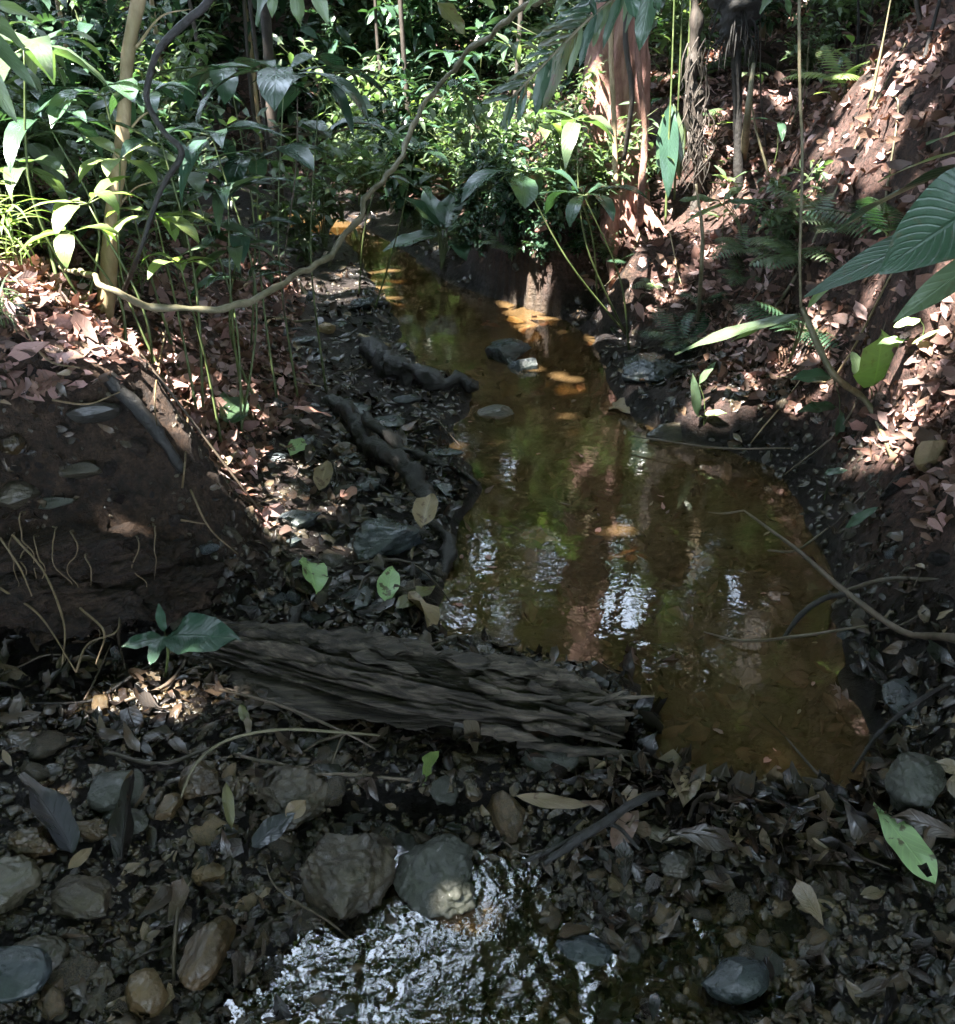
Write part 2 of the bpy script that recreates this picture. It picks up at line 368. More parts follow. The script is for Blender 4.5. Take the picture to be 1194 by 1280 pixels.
M['blackbark'] = mat_solid('bark_black', [(.2, (.003, .003, .003)), (.5, (.010, .008, .007)), (.85, (.03, .024, .02))], 20, .75, .008, 50)
M['bluestone'] = mat_solid('stone_slate', [(.25, (.008, .010, .013)), (.5, (.03, .038, .045)), (.8, (.085, .10, .11))], 16, .3, .005, 45, wet=.1)
M['tanstone'] = mat_solid('stone_tan', [(.25, (.12, .08, .04)), (.5, (.22, .15, .08)), (.8, (.3, .22, .13))], 20, .6, .005, 45)
M['rot'] = mat_solid('rotten_wood', [(.2, (.012, .009, .007)), (.42, (.06, .046, .034)), (.58, (.17, .135, .10)), (.8, (.38, .32, .25))], 8, .66, .022, 26, stretch=(1, 8, 8), rrange=.15, patch=(.3, .3, .3))
M['rotdark'] = mat_solid('charred_wet_wood', [(.2, (.004, .004, .004)), (.5, (.016, .013, .012)), (.85, (.045, .038, .034))], 30, .5, .012, 50, wet=.0)
M['redwood'] = mat_solid('rotten_wood_core', [(.2, (.03, .008, .004)), (.5, (.11, .028, .012)), (.8, (.20, .06, .025))], 25, .6, .01, 50)
M['bark'] = mat_solid('bark_dark', [(.2, (.012, .009, .007)), (.5, (.035, .026, .02)), (.85, (.08, .06, .045))], 14, .7, .008, 30, stretch=(3, 3, .7))
M['pinkbark'] = mat_solid('bark_reddish', [(.2, (.10, .045, .035)), (.45, (.27, .13, .11)), (.65, (.40, .22, .18)), (.85, (.5, .34, .27))], 13, .75, .02, 26, stretch=(2.2, 2.2, .55))
M['palebark'] = mat_solid('bark_pale', [(.2, (.14, .09, .05)), (.5, (.33, .24, .14)), (.85, (.48, .38, .26))], 14, .65, .004, 36, stretch=(2, 2, .7))
M['vine'] = mat_solid('vine_bark', [(.2, (.06, .055, .03)), (.5, (.14, .12, .07)), (.85, (.22, .19, .12))], 30, .6, .003, 60)
M['twig'] = mat_solid('twig_bark', [(.2, (.03, .022, .016)), (.5, (.09, .065, .045)), (.85, (.19, .14, .10))], 35, .6, .002, 70, rnd=.5)
M['root'] = mat_solid('root_skin', [(.2, (.04, .025, .012)), (.5, (.13, .085, .04)), (.85, (.24, .17, .09))], 35, .6, .002, 70)
M['stem'] = mat_solid('green_stem', [(.2, (.04, .06, .02)), (.5, (.08, .11, .035)), (.85, (.14, .15, .06))], 25, .5, .001, 60)
M['bigleaf'] = mat_leaf('leaf_ribbed', [(0, (.022, .05, .030)), (1, (.035, .07, .040))], .15, .36, None, .08, .3, 17, .5, .006)

def mat_ground():
    t = NT('forest_soil'); g = t.n('NewGeometry'); po = (g, 0)
    wet = t.n('Attribute', attribute_name='tint'); zone = t.n('Attribute', attribute_name='zone'); bed = t.n('Attribute', attribute_name='bed')
    n1 = t.noise(9, 10, po, .8); n2 = t.noise(34, 6, po, .7); n3 = t.noise(2.2, 4, po)
    nf = t.math('ADD', t.math('MULTIPLY', n1, .5), t.math('MULTIPLY', t.noise(48, 6, po, .8), .5))
    soil = t.ramp(nf, [(.36, (.003, .002, .001)), (.46, (.018, .010, .006)), (.55, (.05, .028, .016)), (.68, (.14, .088, .055))])
    red = t.ramp(nf, [(.36, (.005, .003, .002)), (.46, (.03, .015, .011)), (.55, (.075, .038, .030)), (.68, (.18, .10, .08))])
    mud = t.ramp(n2, [(.3, (.002, .002, .002)), (.5, (.008, .006, .006)), (.7, (.024, .019, .018))])
    bedc = t.ramp(t.noise(5, 6, po, .65), [(.3, (.035, .022, .011)), (.45, (.085, .055, .026)), (.58, (.12, .09, .045)), (.75, (.15, .13, .06))])
    c = t.mix((zone, 2), (soil, 0), (red, 0)); c = t.mix((wet, 2), c, (mud, 0)); c = t.mix((bed, 2), c, (bedc, 0))
    vo = t.n('TexVoronoi', {'Scale': 30., 'Vector': t.n('VectorMath', {0: po, 1: t.n('VectorMath', {0: (n2, 1), 'Scale': .06}, operation='SCALE')}, operation='ADD')})
    st = t.ramp((vo, 0), [(.1, (1, 1, 1)), (.55, (0, 0, 0))])
    hh = t.math('ADD', t.math('ADD', t.math('MULTIPLY', n1, 1.2), n2), t.math('MULTIPLY', st, .4))
    bp = t.n('Bump', {'Strength': 1., 'Distance': .03, 'Height': hh})
    rg = t.math('SUBTRACT', .9, t.math('MULTIPLY', (wet, 2), t.math('ADD', .15, t.math('MULTIPLY', n2, .75))))
    return t.done(t.n('BsdfPrincipled', {'Base Color': c, 'Roughness': rg, 'Normal': bp, 'Specular IOR Level': .35}))
def mat_water(name, tint, turb, turbcol, bsc, bstr, rough=.02, bsc2=90, b2=.0, ior=1.33, calm=0):
    t = NT(name); g = t.n('NewGeometry'); po = (g, 0)
    n1 = t.noise(bsc, 3, po, .5); n2 = t.noise(bsc2, 2, po, .5)
    hh = t.math('ADD', n1, t.math('MULTIPLY', n2, b2))
    if calm:
        cm = t.ramp(t.noise(calm, 3, po, .6), [(.38, (.06,) * 3), (.62, (1.,) * 3)]); hh = t.math('MULTIPLY', hh, (cm, 0))
    bp = t.n('Bump', {'Strength': 1., 'Distance': bstr, 'Height': hh})
    fr = t.n('Fresnel', {'IOR': ior, 'Normal': bp})
    gl = t.n('BsdfGlossy', {'Color': (1, 1, 1, 1), 'Roughness': rough, 'Normal': bp})
    tr = t.n('BsdfTransparent', {'Color': (*tint, 1)}); di = t.n('BsdfDiffuse', {'Color': (*turbcol, 1)})
    cl = t.noise(1.7, 3, po); a = t.math('MULTIPLY', cl, turb * 2)
    bodyy = t.n('MixShader', {0: a, 1: tr, 2: di})
    return t.done(t.n('MixShader', {0: fr, 1: bodyy, 2: gl}))
M['ground'] = mat_ground()
M['pond'] = mat_water('pool_water', (.66, .52, .33), .36, (.135, .085, .038), 7, .0016, .01, 40, .2)
M['riffle'] = mat_water('running_water', (.80, .70, .52), .05, (.10, .08, .05), 30, .0042, .012, 80, .3, 1.5, 7)

# ------------------------------------------------------------------ ground sheet
NX, NY = 620, 640
us = np.linspace(-1, 1, NX); gx = .55 * np.sinh(us * 4.3); gx = gx / gx[-1] * 15
gx = np.sign(us) * (np.abs(us) * 1.9 + 13.1 * np.abs(us) ** 4.5)
vs = np.linspace(0, 1, NY); gy = -1.3 + 5.6 * vs + 20 * vs ** 4
GX, GY = np.meshgrid(gx, gy)
GZ = hfun(GX, GY)
ii = np.arange(NX * NY).reshape(NY, NX)
q = np.stack([ii[:-1, :-1], ii[:-1, 1:], ii[1:, 1:], ii[1:, :-1]], -1).reshape(-1, 4)
sd = sdf(GX.ravel(), GY.ravel()); z = GZ.ravel()
gp = np.stack([GX.ravel(), GY.ravel(), z], 1)
nzz = fbm(gp, 3, 3, 21)
wet = np.clip(1.25 - z / .16 + nzz * .4, 0, 1); wet = np.where((gp[:, 1] < 1.9) & (np.abs(gp[:, 0]) < 1.3), np.clip(1.6 - z / .2, 0, 1), wet)
bed = np.clip((-sd - .0) / .08, 0, 1)
zone = np.clip(.5 + nzz + np.where(gp[:, 0] > .8, .5, 0) + np.where((gp[:, 1] > 2.3) & (gp[:, 0] < -.6), .25, 0) - np.where((gp[:, 1] < 2.25) & (gp[:, 0] < 0), 1., 0), 0, 1)
mb = MB(); mb.add(gp, q, None, wet)
me = mb.mesh('ground', M['ground'])
for nm, ar in (('zone', zone), ('bed', bed)):
    a = me.attributes.new(nm, 'FLOAT', 'POINT'); a.data.foreach_set('value', ar.astype(np.float32))
tag(link('ground', me), kind='structure')

# ------------------------------------------------------------------ water sheets
xs = np.linspace(SH[:, 0].min() - .1, SH[:, 0].max() + .1, 260); ys = 1.28 + (SH[:, 1].max() + .1 - 1.28) * np.linspace(0, 1, 420) ** 1.7
X, Y = np.meshgrid(xs, ys); s = sdf(X, Y)
Z = fbm(np.stack([X.ravel(), Y.ravel(), 0 * X.ravel()], 1), 4, 2, 77).reshape(X.shape) * .0006
ii = np.arange(X.size).reshape(X.shape); q = np.stack([ii[:-1, :-1], ii[:-1, 1:], ii[1:, 1:], ii[1:, :-1]], -1).reshape(-1, 4)
keep = s.ravel()[q].min(1) < .05
q = q[keep]; used, inv = np.unique(q, return_inverse=True)
mb = MB(); mb.add(np.stack([X.ravel(), Y.ravel(), Z.ravel()], 1)[used], inv.reshape(-1, 4))
tag(link('water', mb.mesh('pool_water', M['pond'])), kind='structure')
# the shallow riffle running over the pebbles below the debris dam
xs = np.linspace(-.95, 1.3, 460); ys = np.linspace(-.2, 1.33, 330); X, Y = np.meshgrid(xs, ys)
pp = np.stack([X.ravel(), Y.ravel() * .6, 0 * X.ravel()], 1)
Z = -.052 + .02 * (Y.ravel() - 1.1) + fbm(pp, 7, 2, 31) * .0022 + fbm(pp * [1, 1.3, 1], 40, 3, 33) * .0013 * np.clip(.6 + 1.8 * fbm(pp, 5, 2, 35), .05, 1.5)
ii = np.arange(X.size).reshape(X.shape); q = np.stack([ii[:-1, :-1], ii[:-1, 1:], ii[1:, 1:], ii[1:, :-1]], -1).reshape(-1, 4)
mb = MB(); mb.add(np.stack([X.ravel(), Y.ravel(), Z], 1), q)
tag(link('stream_water', mb.mesh('stream_water', M['riffle'])), kind='structure')
def riffle_z(x, y): return -.052 + .02 * (y - 1.1)

# ------------------------------------------------------------------ sun and beams (gaps in the canopy)
SUN = np.array([-.36, -.30, .88]); SUN /= np.linalg.norm(SUN)
su = np.cross(SUN, [0, 1, 0]); su /= np.linalg.norm(su); sv_ = np.cross(SUN, su)
beams = []
for px, py, r in [(60,372,.17),(120,400,.1),(190,440,.09),(225,500,.09),(262,590,.09),(232,470,.10),(150,380,.1),(240,430,.08),(290,500,.07),
                  (462,560,.05),(400,552,.04),(430,622,.05),(400,700,.035),(385,522,.05),(440,560,.03),
                  (950,480,.13),(1005,525,.08),(1000,435,.14),(910,500,.08),(1150,445,.12),(1194,430,.1),(1050,375,.10),(835,500,.06),(1185,385,.08),(880,480,.06),
                  (1080,190,.10),(1130,165,.12),(1040,205,.06),(1000,170,.1),(890,130,.16),(880,190,.14),(1010,15,.16),(860,60,.12),(1175,70,.06),(1100,130,.1),(940,100,.05),(1060,40,.05),
                  (800,290,.08),(330,240,.12)]:
    beams.append((G(px, py), r))
for px, py, d, r in [(130,240,2.7,.10),(140,290,2.6,.06),(200,330,2.8,.10),(290,290,2.9,.06),(40,270,2.6,.16),(20,330,2.6,.12),(165,20,2.8,.06),(250,200,3.0,.08),(225,250,2.9,.08),
                     (740,110,5.2,.24),(760,170,5.2,.24),(735,200,5.2,.2),(750,50,5.2,.2),(720,190,4.3,.2),(690,170,4.3,.15),
                     (560,150,4.9,.16),(600,130,4.9,.1),(570,190,4.6,.1),(1090,450,2.2,.05),(1130,30,3.4,.12),(400,60,8,.7),(330,40,8,.6),(420,120,8,.22),(380,180,7.5,.15),(120,20,6,.35),(450,30,9,.8),
                     (640,30,5,.2),(690,60,4.4,.14),(1060,45,4.2,.14),(840,20,4.5,.2),(870,110,5,.2),(300,80,5.5,.2),(240,60,5,.25),(50,90,5,.25)]:
    beams.append((D(px, py, d), r))
for i in range(190):      # small flecks of sun in the far thicket and on the right slope
    y = rng.uniform(3.6, 9.5); x = rng.uniform(-.6, .65) * y
    if sdf(np.array([x]), np.array([y]))[0] > .4 and (y > 4.4 or x > 1.2): beams.append((np.array([x, y, float(hfun(np.array([x]), np.array([y]))[0]) + rng.uniform(0, .9)]), rng.uniform(-.06, .09)))
skyrays = []  # canopy openings cut so the water mirrors bright sky
for px, py, r, ex in [(310,1205,.15,0),(590,1225,.04,0),(505,1035,.07,0),(925,755,.05,0),(1000,1230,.0,0),(800,690,.09,0),(765,740,.08,0),(895,610,.07,0)]:
    if r <= 0: continue
    p = PZ(px, py, 0); v = ray(px, py); v = np.array([v[0], v[1], -v[2]]); skyrays.append((p, v / np.linalg.norm(v), r))

# ------------------------------------------------------------------ canopy trees: trunk + crown each, crowns mostly unseen and shaped to shade and dapple
trees = []   # x, y, trunk radius, crown centre z, radii
tp = [(-7,-3,.2,7.5,3.2,1.6),(-4.2,-4.5,.16,7,3,1.5),(-1.,-5,.2,7.6,3.2,1.6),(2.6,-4.5,.18,7.2,3,1.6),(6,-2,.2,8,3.2,1.7),(-7.5,1,.18,7,3,1.5),(-4.6,-.8,.14,6.6,2.8,1.4),
      (-1.5,-1.8,.0,6.8,2.6,1.3),(2.8,-.8,.16,7.8,2.6,1.4),(6.5,2,.2,9,3,1.6),(-8,5,.2,7.6,3.2,1.7),(-4.6,3.4,.13,6.4,2.6,1.4),(-2.9,3.7,.12,7.2,2.6,1.3),(3.4,3.2,.15,8.2,2.6,1.4),
      (7.5,6,.2,9.5,3,1.8),(-5,7.5,.17,7.4,2.8,1.6),(-1.6,7.4,.05,7.8,2.8,1.4),(2.4,6.8,.14,8.8,2.6,1.4),(5,9,.2,9.8,3,1.8),(-7.6,10.5,.2,8,3.2,2.2),(-3.3,11.4,.08,7.8,2.8,2.2),
      (.8,11.2,.17,8.6,2.8,2.2),(4.2,12.6,.2,9.8,3,2.4),(8.5,12,.22,10.5,3.4,2.4)]
crowns = []
for k, (x, y, tr, cz, rr, rz) in enumerate(tp):
    n = int(3000 * (rr / 2.8) ** 2)
    nc = n // 22
    a = rng.uniform(0, 6.283, nc); r = rr * np.sqrt(rng.uniform(0, 1, nc)); zz = cz + rz * rng.uniform(-1, 1, nc) * np.sqrt(np.maximum(0.05, 1 - (r / rr) ** 2))
    c = np.stack([x + r * np.cos(a), y + r * np.sin(a), zz], 1)
    P = (c[:, None] + rng.normal(0, .22, (nc, 22, 3)) * np.array([1.3, 1.3, .7])).reshape(-1, 3)
    crowns.append([P])
# foliage walls: lower crowns added ahead, beside and behind to block low sky light
wp = [(-7,15,.2,4.5,2.6,3.4),(-4,15.5,.14,5,2.2,3.2),(-1.2,15.5,.14,5,2.2,3.2),(1.5,15,.14,5.6,2.2,3.2),(4.5,16,.16,7.5,2.6,3.2),(8,15.5,.2,9,2.8,3.),(-10,10,.2,5.5,2.6,3.4),(-10.5,3,.2,5,2.8,3.4),
      (-9,-4,.2,5,3,3.4),(-3,-6.5,.2,3.4,2.8,3.4),(3,-6.5,.2,4.4,2.8,3.4),(0,-7,.2,3.2,2.8,3.2),(-6,-6,.2,3.8,2.8,3.4),(6,-6,.2,5.5,2.8,3.4),(-7,-1.5,.15,4,2,2.6),(-8,0,.15,4.5,2,2.6),(-2.,-9.5,.2,6.5,3,3.4),(2.5,-9.5,.2,7,3,3.4),(9,-4,.2,7,3,3.4),(10,3,.2,8,2.8,3.),(11,9,.2,9,3,3.)]
for (x, y, tr, cz, rr, rz) in wp:
    nc = 150; v = rng.normal(size=(nc, 3)); v /= np.linalg.norm(v, axis=1)[:, None]; v *= rng.uniform(.3, 1, (nc, 1)) ** .5
    c = np.array([x, y, cz]) + v * np.array([rr, rr, rz])
    P = (c[:, None] + rng.normal(0, .28, (nc, 20, 3))).reshape(-1, 3); crowns.append([P])
alltp = tp + wp
def beam_mask(P):
    ok = np.ones(len(P), bool)
    for p, r in beams:
        w = P - p; d = np.linalg.norm(w - (w @ SUN)[:, None] * SUN, axis=1); ok &= ~((d < r + .13) & (w @ SUN > 1.3))
    for p, v, r in skyrays:
        w = P - p; al = w @ v; d = np.linalg.norm(w - al[:, None] * v, axis=1); ok &= ~((d < .12 + r * .5 + al * r * .62) & (al > 0))
    w = P - CAMP; dist = np.linalg.norm(w, axis=1); ok &= dist > 2.6
    pr = proj(P); ok &= ~((pr[:, 2] > .1) & (pr[:, 2] < 5.5) & (pr[:, 0] > -80) & (pr[:, 0] < 1270) & (pr[:, 1] > -60))
    gp_ = P - SUN * (P[:, 2:3] / SUN[2]); ok &= ~((gp_[:, 1] > 7.2) & (sdf(gp_[:, 0] , gp_[:, 1]) > .5) & (gp_[:, 1] < 14) & (P[:, 2] > 2.5) & (fbm(gp_ * [1, 1, 0], 1.1, 2, 71) > np.where(gp_[:, 1] > 6.5, .02, .22)))
    return ok
# coverage along the sun's direction; cells of the near valley that would be lit get extra leaves
CELL = .075; U0, V0 = -16., -16.; NB = 440
cov = np.zeros((NB, NB), bool)
def cells(P): return np.floor((P @ su - U0) / CELL).astype(int), np.floor((P @ sv_ - V0) / CELL).astype(int)
for k in range(len(crowns)):
    P = crowns[k][0]; P = P[beam_mask(P)]; crowns[k][0] = P
    a, b = cells(P)
    for da, db in ((0, 0), (1, 0), (0, 1)):
        if 1:
            A = a + da; B = b + db; m = (A >= 0) & (A < NB) & (B >= 0) & (B < NB); cov[A[m], B[m]] = True
gxx, gyy = np.meshgrid(np.arange(-4.5, 5, .08), np.arange(-1.2, 10.6, .08)); gxx = gxx.ravel(); gyy = gyy.ravel()
gpz = hfun(gxx, gyy); gpt = np.stack([gxx, gyy, gpz], 1)
a, b = cells(gpt); m = (a >= 0) & (a < NB) & (b >= 0) & (b < NB)
unc = m.copy(); unc[m] = ~cov[a[m], b[m]]
keepp = np.where(gyy < 4.2, .995, np.where(gyy < 6, .90, .6))
keepp = np.where((sdf(gxx, gyy) < .45), .995, keepp)
keepp = np.where((gxx > 1.2) & (gyy < 6.2), .98, keepp)
keepp = np.where((gyy > 3.2) & (gyy < 6) & (gxx < -1.2), .6, keepp)
fill = gpt[unc & (rng.uniform(size=len(gpt)) < keepp)]
fl = []
lit_cells = fill; need = np.full(len(fill), 3)
for it in range(16):
    k = need > 0
    fz = rng.uniform(3.6, 8.6, k.sum()); c_ = lit_cells[k] + SUN * ((fz - lit_cells[k, 2]) / SUN[2])[:, None]; c_ = c_ + rng.normal(0, .025, c_.shape)
    ok_ = beam_mask(c_); fl.append(c_[ok_]); ki = np.where(k)[0][ok_]; need[ki] -= 1
print('unfilled', (need >= 3).sum(), 'of', len(need))
fill = np.concatenate(fl)
cxy = np.array([[t[0], t[1]] for t in tp]); owner = np.argmin(((fill[:, None, :2] - cxy) ** 2).sum(-1), 1)
cleaf = leaf(.34, .165, 2, .15, .3, across=2)
for k, (x, y, tr, cz, rr, rz) in enumerate(alltp):
    P = crowns[k][0]
    if k < len(tp): P = np.concatenate([P, fill[owner == k]])
    gz = float(hfun(np.array([x]), np.array([y]))[0]); tr = tr or .12
    side = 'beside the stream' if k < len(tp) else 'at the far edge'
    root = thing('canopy_tree', 'tall forest tree whose mostly unseen crown is shaped to shade the ravine', 'tree', (x, y, gz), 'tall trees closing over the ravine')
    m1 = MB(); lean = rng.normal(0, .35, 2)
    top = np.array([lean[0], lean[1], cz - gz + rz * .3])
    tube(m1, [(0, 0, -.2), (0, 0, .1), tuple(top * .35 + np.array([.08, -.05, 0])), tuple(top * .7), tuple(top)], [tr * 1.5, tr, tr * .8, tr * .6, tr * .2], 9, 6, .15, 3, k)
    for j in range(9):
        f = rng.uniform(.6, .95); an = rng.uniform(0, 6.28); b0 = top * f; e = b0 + np.array([math.cos(an) * rr * .75, math.sin(an) * rr * .75, rz * rng.uniform(-.1, .6)])
        if not beam_mask(b0 + (e - b0) * np.linspace(0, 1, 14)[:, None] + np.array([x, y, gz])).all(): continue
        tube(m1, [b0, (b0 + e) / 2 + np.array([0, 0, .15]), e], [tr * .35, tr * .22, .01], 5, 4)
    link('trunk', m1.mesh('trunk', M['bark']), root)
    n = len(P); an = rng.uniform(0, 6.283, n); Yd = np.stack([np.cos(an), np.sin(an), rng.normal(-.15, .3, n)], 1)
    Zh = np.stack([rng.normal(0, .35, n), rng.normal(0, .35, n), np.ones(n)], 1)
    B = basis_n(Yd, Zh) * rng.uniform(.75, 1.35, n)[:, None, None]
    m2 = MB(); inst(m2, cleaf, P - np.array([x, y, gz]), B, rng.uniform(0, 1, n))
    link('crown', m2.mesh('crown', M['canopy']), root)
print('canopy leaves', sum(len(c[0]) for c in crowns), 'fill', len(fill))

# ------------------------------------------------------------------ plant templates
def T_rosette(seed, n=7, L=.24, W=.075, shape='ell', tiers=1, H=.0, mat='teal', up=.25, droop=1.0):
    r = np.random.default_rng(seed); m = MB(); s = MB()
    for t in range(tiers):
        z0 = -t * .16
        for i in range(n):
            a = i * 6.283 / n + r.normal(0, .2) + t * .4; el = up + r.normal(0, .18); l = L * r.uniform(.75, 1.15)
            tpl = leaf(l, W * r.uniform(.8, 1.15), 7, r.uniform(.1, .35), droop * r.uniform(.5, 1.4), r.normal(0, .2), 0, shape, 4, .03, r.uniform(0, 6))
            y = np.array([math.cos(a) * math.cos(el), math.sin(a) * math.cos(el), math.sin(el)]); st = y * .03 + np.array([0, 0, z0])
            inst(m, tpl, st[None], basis(y, np.array([0, 0, 1.]))[None], np.array([r.uniform()]))
            tube(s, [(0, 0, z0), tuple(st)], [.002, .0015], 4, 1)
    return m.mesh('foliage', M[mat]), s.mesh('petiole', M['stem'])
def T_shrub(seed, H=.7, Rr=.4, nst=7, nl=30, L=.10, W=.038, mat='mid', shape='ell', lean=.5, seg=3):
    r = np.random.default_rng(seed); m = MB(); s = MB()
    tp_ = [leaf(1, W / L, seg, r.uniform(.1, .4), d, 0, 0, shape, 2) for d in (.3, .7, 1.1)]
    for i in range(nst):
        a = r.uniform(0, 6.283); rr = Rr * r.uniform(.3, 1); h = H * r.uniform(.5, 1.05)
        e = np.array([math.cos(a) * rr, math.sin(a) * rr, h]); mid = e * .5 + np.array([-e[0] * .25, -e[1] * .25, h * .12])
        c, _ = smooth_path([(0, 0, -.03), mid, e], [1, 1, 1], 10); tube(s, [(0, 0, -.03), mid, e], [.006, .0035, .001], 5, 5)
        k = nl; f = r.uniform(.22, 1, k); P = c[(f * (len(c) - 1)).astype(int)] + r.normal(0, .022, (k, 3)) + r.normal(0, .05, (k, 3)) * np.array([1, 1, .5])
        an = r.uniform(0, 6.283, k); Y = np.stack([np.cos(an), np.sin(an), r.normal(.1, .35, k)], 1); Zh = np.stack([r.normal(0, .35, k), r.normal(0, .35, k), np.ones(k)], 1)
        B = basis_n(Y, Zh) * (L * r.uniform(.6, 1.25, k))[:, None, None]; tt = r.uniform(0, 1, k); w = r.integers(0, 3, k)
        for j in range(3): inst(m, tp_[j], P[w == j], B[w == j], tt[w == j])
    return m.mesh('foliage', M[mat]), s.mesh('stem', M['stem'])
def T_fern(seed, nf=7, L=.45, mat='mid', W=.16, arch=1.1):
    r = np.random.default_rng(seed); m = MB(); s = MB()
    for i in range(nf):
        a = i * 6.283 / nf + r.normal(0, .25); l = L * r.uniform(.7, 1.1); n = 17; el0 = r.uniform(.7, 1.15)
        v = np.linspace(0, 1, n); el = el0 - arch * v * r.uniform(.8, 1.3); st = l / (n - 1)
        hx = np.concatenate([[0], np.cumsum(np.cos(el[1:]) * st)]); hz = np.concatenate([[0], np.cumsum(np.sin(el[1:]) * st)])
        c = np.stack([hx * math.cos(a), hx * math.sin(a), hz], 1); tube(s, c, np.linspace(.0025, .0006, n), 4, 1)
        side = np.array([-math.sin(a), math.cos(a), 0.])
        for k in range(2, n):
            w = W * math.sin(math.pi * min(1, (v[k] * .86 + .12))) ** .8
            T = c[k] - c[k - 1]; T /= np.linalg.norm(T)
            for sg in (1, -1):
                y = side * sg + T * .45 + np.array([0, 0, -.1]); zh = np.cross(T, side) * 1.
                zh = zh if zh[2] > 0 else -zh
                tpl = leaf(max(w, .012), .017 + .02 * w, 3, .1, .4, 0, 0, 'lance', 2)
                inst(m, tpl, c[k][None], basis(y, zh)[None], np.array([r.uniform()]))
    return m.mesh('frond', M[mat]), s.mesh('rachis', M['stem'])
def T_grass(seed, nst=7, H=.5, L=.20, W=.02, mat='bright', nl=7, R0=.05):
    r = np.random.default_rng(seed); m = MB(); s = MB()
    for i in range(nst):
        a = r.uniform(0, 6.283); h = H * r.uniform(.6, 1.1); e = np.array([math.cos(a) * h * .3, math.sin(a) * h * .3, h]); b0 = np.array([r.normal(0, R0), r.normal(0, R0), -.02])
        mid = b0 + e * .5 + np.array([0, 0, h * .08]); c, _ = smooth_path([b0, mid, b0 + e], [1, 1, 1], 8); tube(s, [b0, mid, b0 + e], [.0035, .002, .0008], 5, 4)
        for k in range(nl):
            p = c[int((.25 + .75 * k / nl) * (len(c) - 1))]; an = r.uniform(0, 6.283) ; el = r.uniform(.0, .9)
            tpl = leaf(L * r.uniform(.6, 1.2), W * r.uniform(.8, 1.3), 6, .3, r.uniform(.7, 1.8), r.normal(0, .3), 0, 'lance', 2)
            y = np.array([math.cos(an) * math.cos(el), math.sin(an) * math.cos(el), math.sin(el)]); inst(m, tpl, p[None], basis(y, np.array([0, 0, 1.]))[None], np.array([r.uniform()]))
    return m.mesh('foliage', M[mat]), s.mesh('stem', M['stem'])
def put(name, tpl, pos, label, cat, group=None, rz=0., sc=1., parts=('foliage', 'stem'), tilt=None):
    o = thing(name, label, cat, pos, group, rz, sc)
    if tilt is not None: o.rotation_euler = (tilt[0], tilt[1], rz)
    link(parts[0], tpl[0], o)
    if tpl[1] is not None: link(parts[1], tpl[1], o)
    return o
def stalked(name, tpl, top, label, cat, group=None, rz=0., sc=1., r0=.006, bend=.06, mat='stem', base=None, tilt=(0, 0)):
    """a rosette of leaves carried on its own stem from the ground"""
    top = np.array(top, float)
    b0 = np.array([top[0] + random.uniform(-bend, bend), top[1] + random.uniform(-bend, bend), 0]) if base is None else np.array(base, float)
    if sdf(b0[0:1], b0[1:2])[0] < .1:
        best = None
        for a_ in np.linspace(0, 6.28, 24, endpoint=False):
            for r_ in np.arange(.1, 2., .1):
                q_ = b0[:2] + r_ * np.array([math.cos(a_), math.sin(a_)])
                if sdf(q_[:1], q_[1:])[0] > .12 and q_[1] > b0[1] - .1:
                    sc_ = r_ + .5 * abs(q_[0] - b0[0])
                    if best is None or sc_ < best[0]: best = (sc_, q_)
                    break
        if best: b0[:2] = best[1]
    b0[2] = float(hfun(b0[0:1], b0[1:2])[0]) - .02
    o = thing(name, label, cat, b0, group)
    f = link('foliage', tpl[0], o); f.location = tuple(top - b0); f.rotation_euler = (tilt[0], tilt[1], rz); f.scale = (sc,) * 3
    if tpl[1] is not None:
        g = link('petiole', tpl[1], f)
    m = MB(); d = top - b0; tube(m, [(0, 0, 0), tuple(d * .5 + np.array([random.uniform(-bend, bend), random.uniform(-bend, bend), 0])), tuple(d)], [r0, r0 * .75, r0 * .45], 6, 6, .1, 30)
    link('stem', m.mesh('stem', M[mat]), o)
    return o
ros = [T_rosette(s_, n, L, W, sh, ti, 0, 'teal', up, dr) for s_, n, L, W, sh, ti, up, dr in [(1,7,.26,.085,'ob',1,.25,1.0),(2,6,.24,.075,'ell',1,.35,1.2),(3,8,.22,.06,'lance',2,.3,.9),(4,5,.28,.10,'ob',1,.1,.8),(5,6,.20,.07,'ell',2,.4,1.1)]]
rosm = [T_rosette(s_, n, L, W, sh, ti, 0, 'mid', up, dr) for s_, n, L, W, sh, ti, up, dr in [(11,6,.20,.07,'ell',2,.3,1.),(12,7,.18,.05,'lance',2,.3,1.2),(13,5,.22,.09,'heart',1,.2,.9)]]
rosb = [T_rosette(s_, n, L, W, sh, ti, 0, 'bright', up, dr) for s_, n, L, W, sh, ti, up, dr in [(21,6,.14,.052,'ell',1,.3,1.1),(22,5,.16,.058,'ell',1,.2,1.2)]]
shr = [T_shrub(s_, H, Rr, ns, nl, L, W, mt) for s_, H, Rr, ns, nl, L, W, mt in [(31,.8,.45,9,34,.11,.042,'mid'),(32,.9,.5,9,36,.13,.05,'teal'),(33,.6,.4,8,36,.085,.035,'mid'),(34,.7,.5,9,34,.10,.03,'mid'),(35,1.3,.6,11,42,.14,.055,'teal'),(36,1.4,.6,11,44,.12,.045,'mid')]]
frn = [T_fern(41), T_fern(42, 8, .4, 'mid', .14, 1.3), T_fern(43, 6, .5, 'teal', .18, .9), T_fern(44, 6, .35, 'bright', .12, 1.0)]
grs = [T_grass(51), T_grass(52, 8, .55, .22, .024), T_grass(53, 6, .4, .18, .016, 'mid'), T_grass(54, 9, .3, .22, .014, 'mid', 5)]
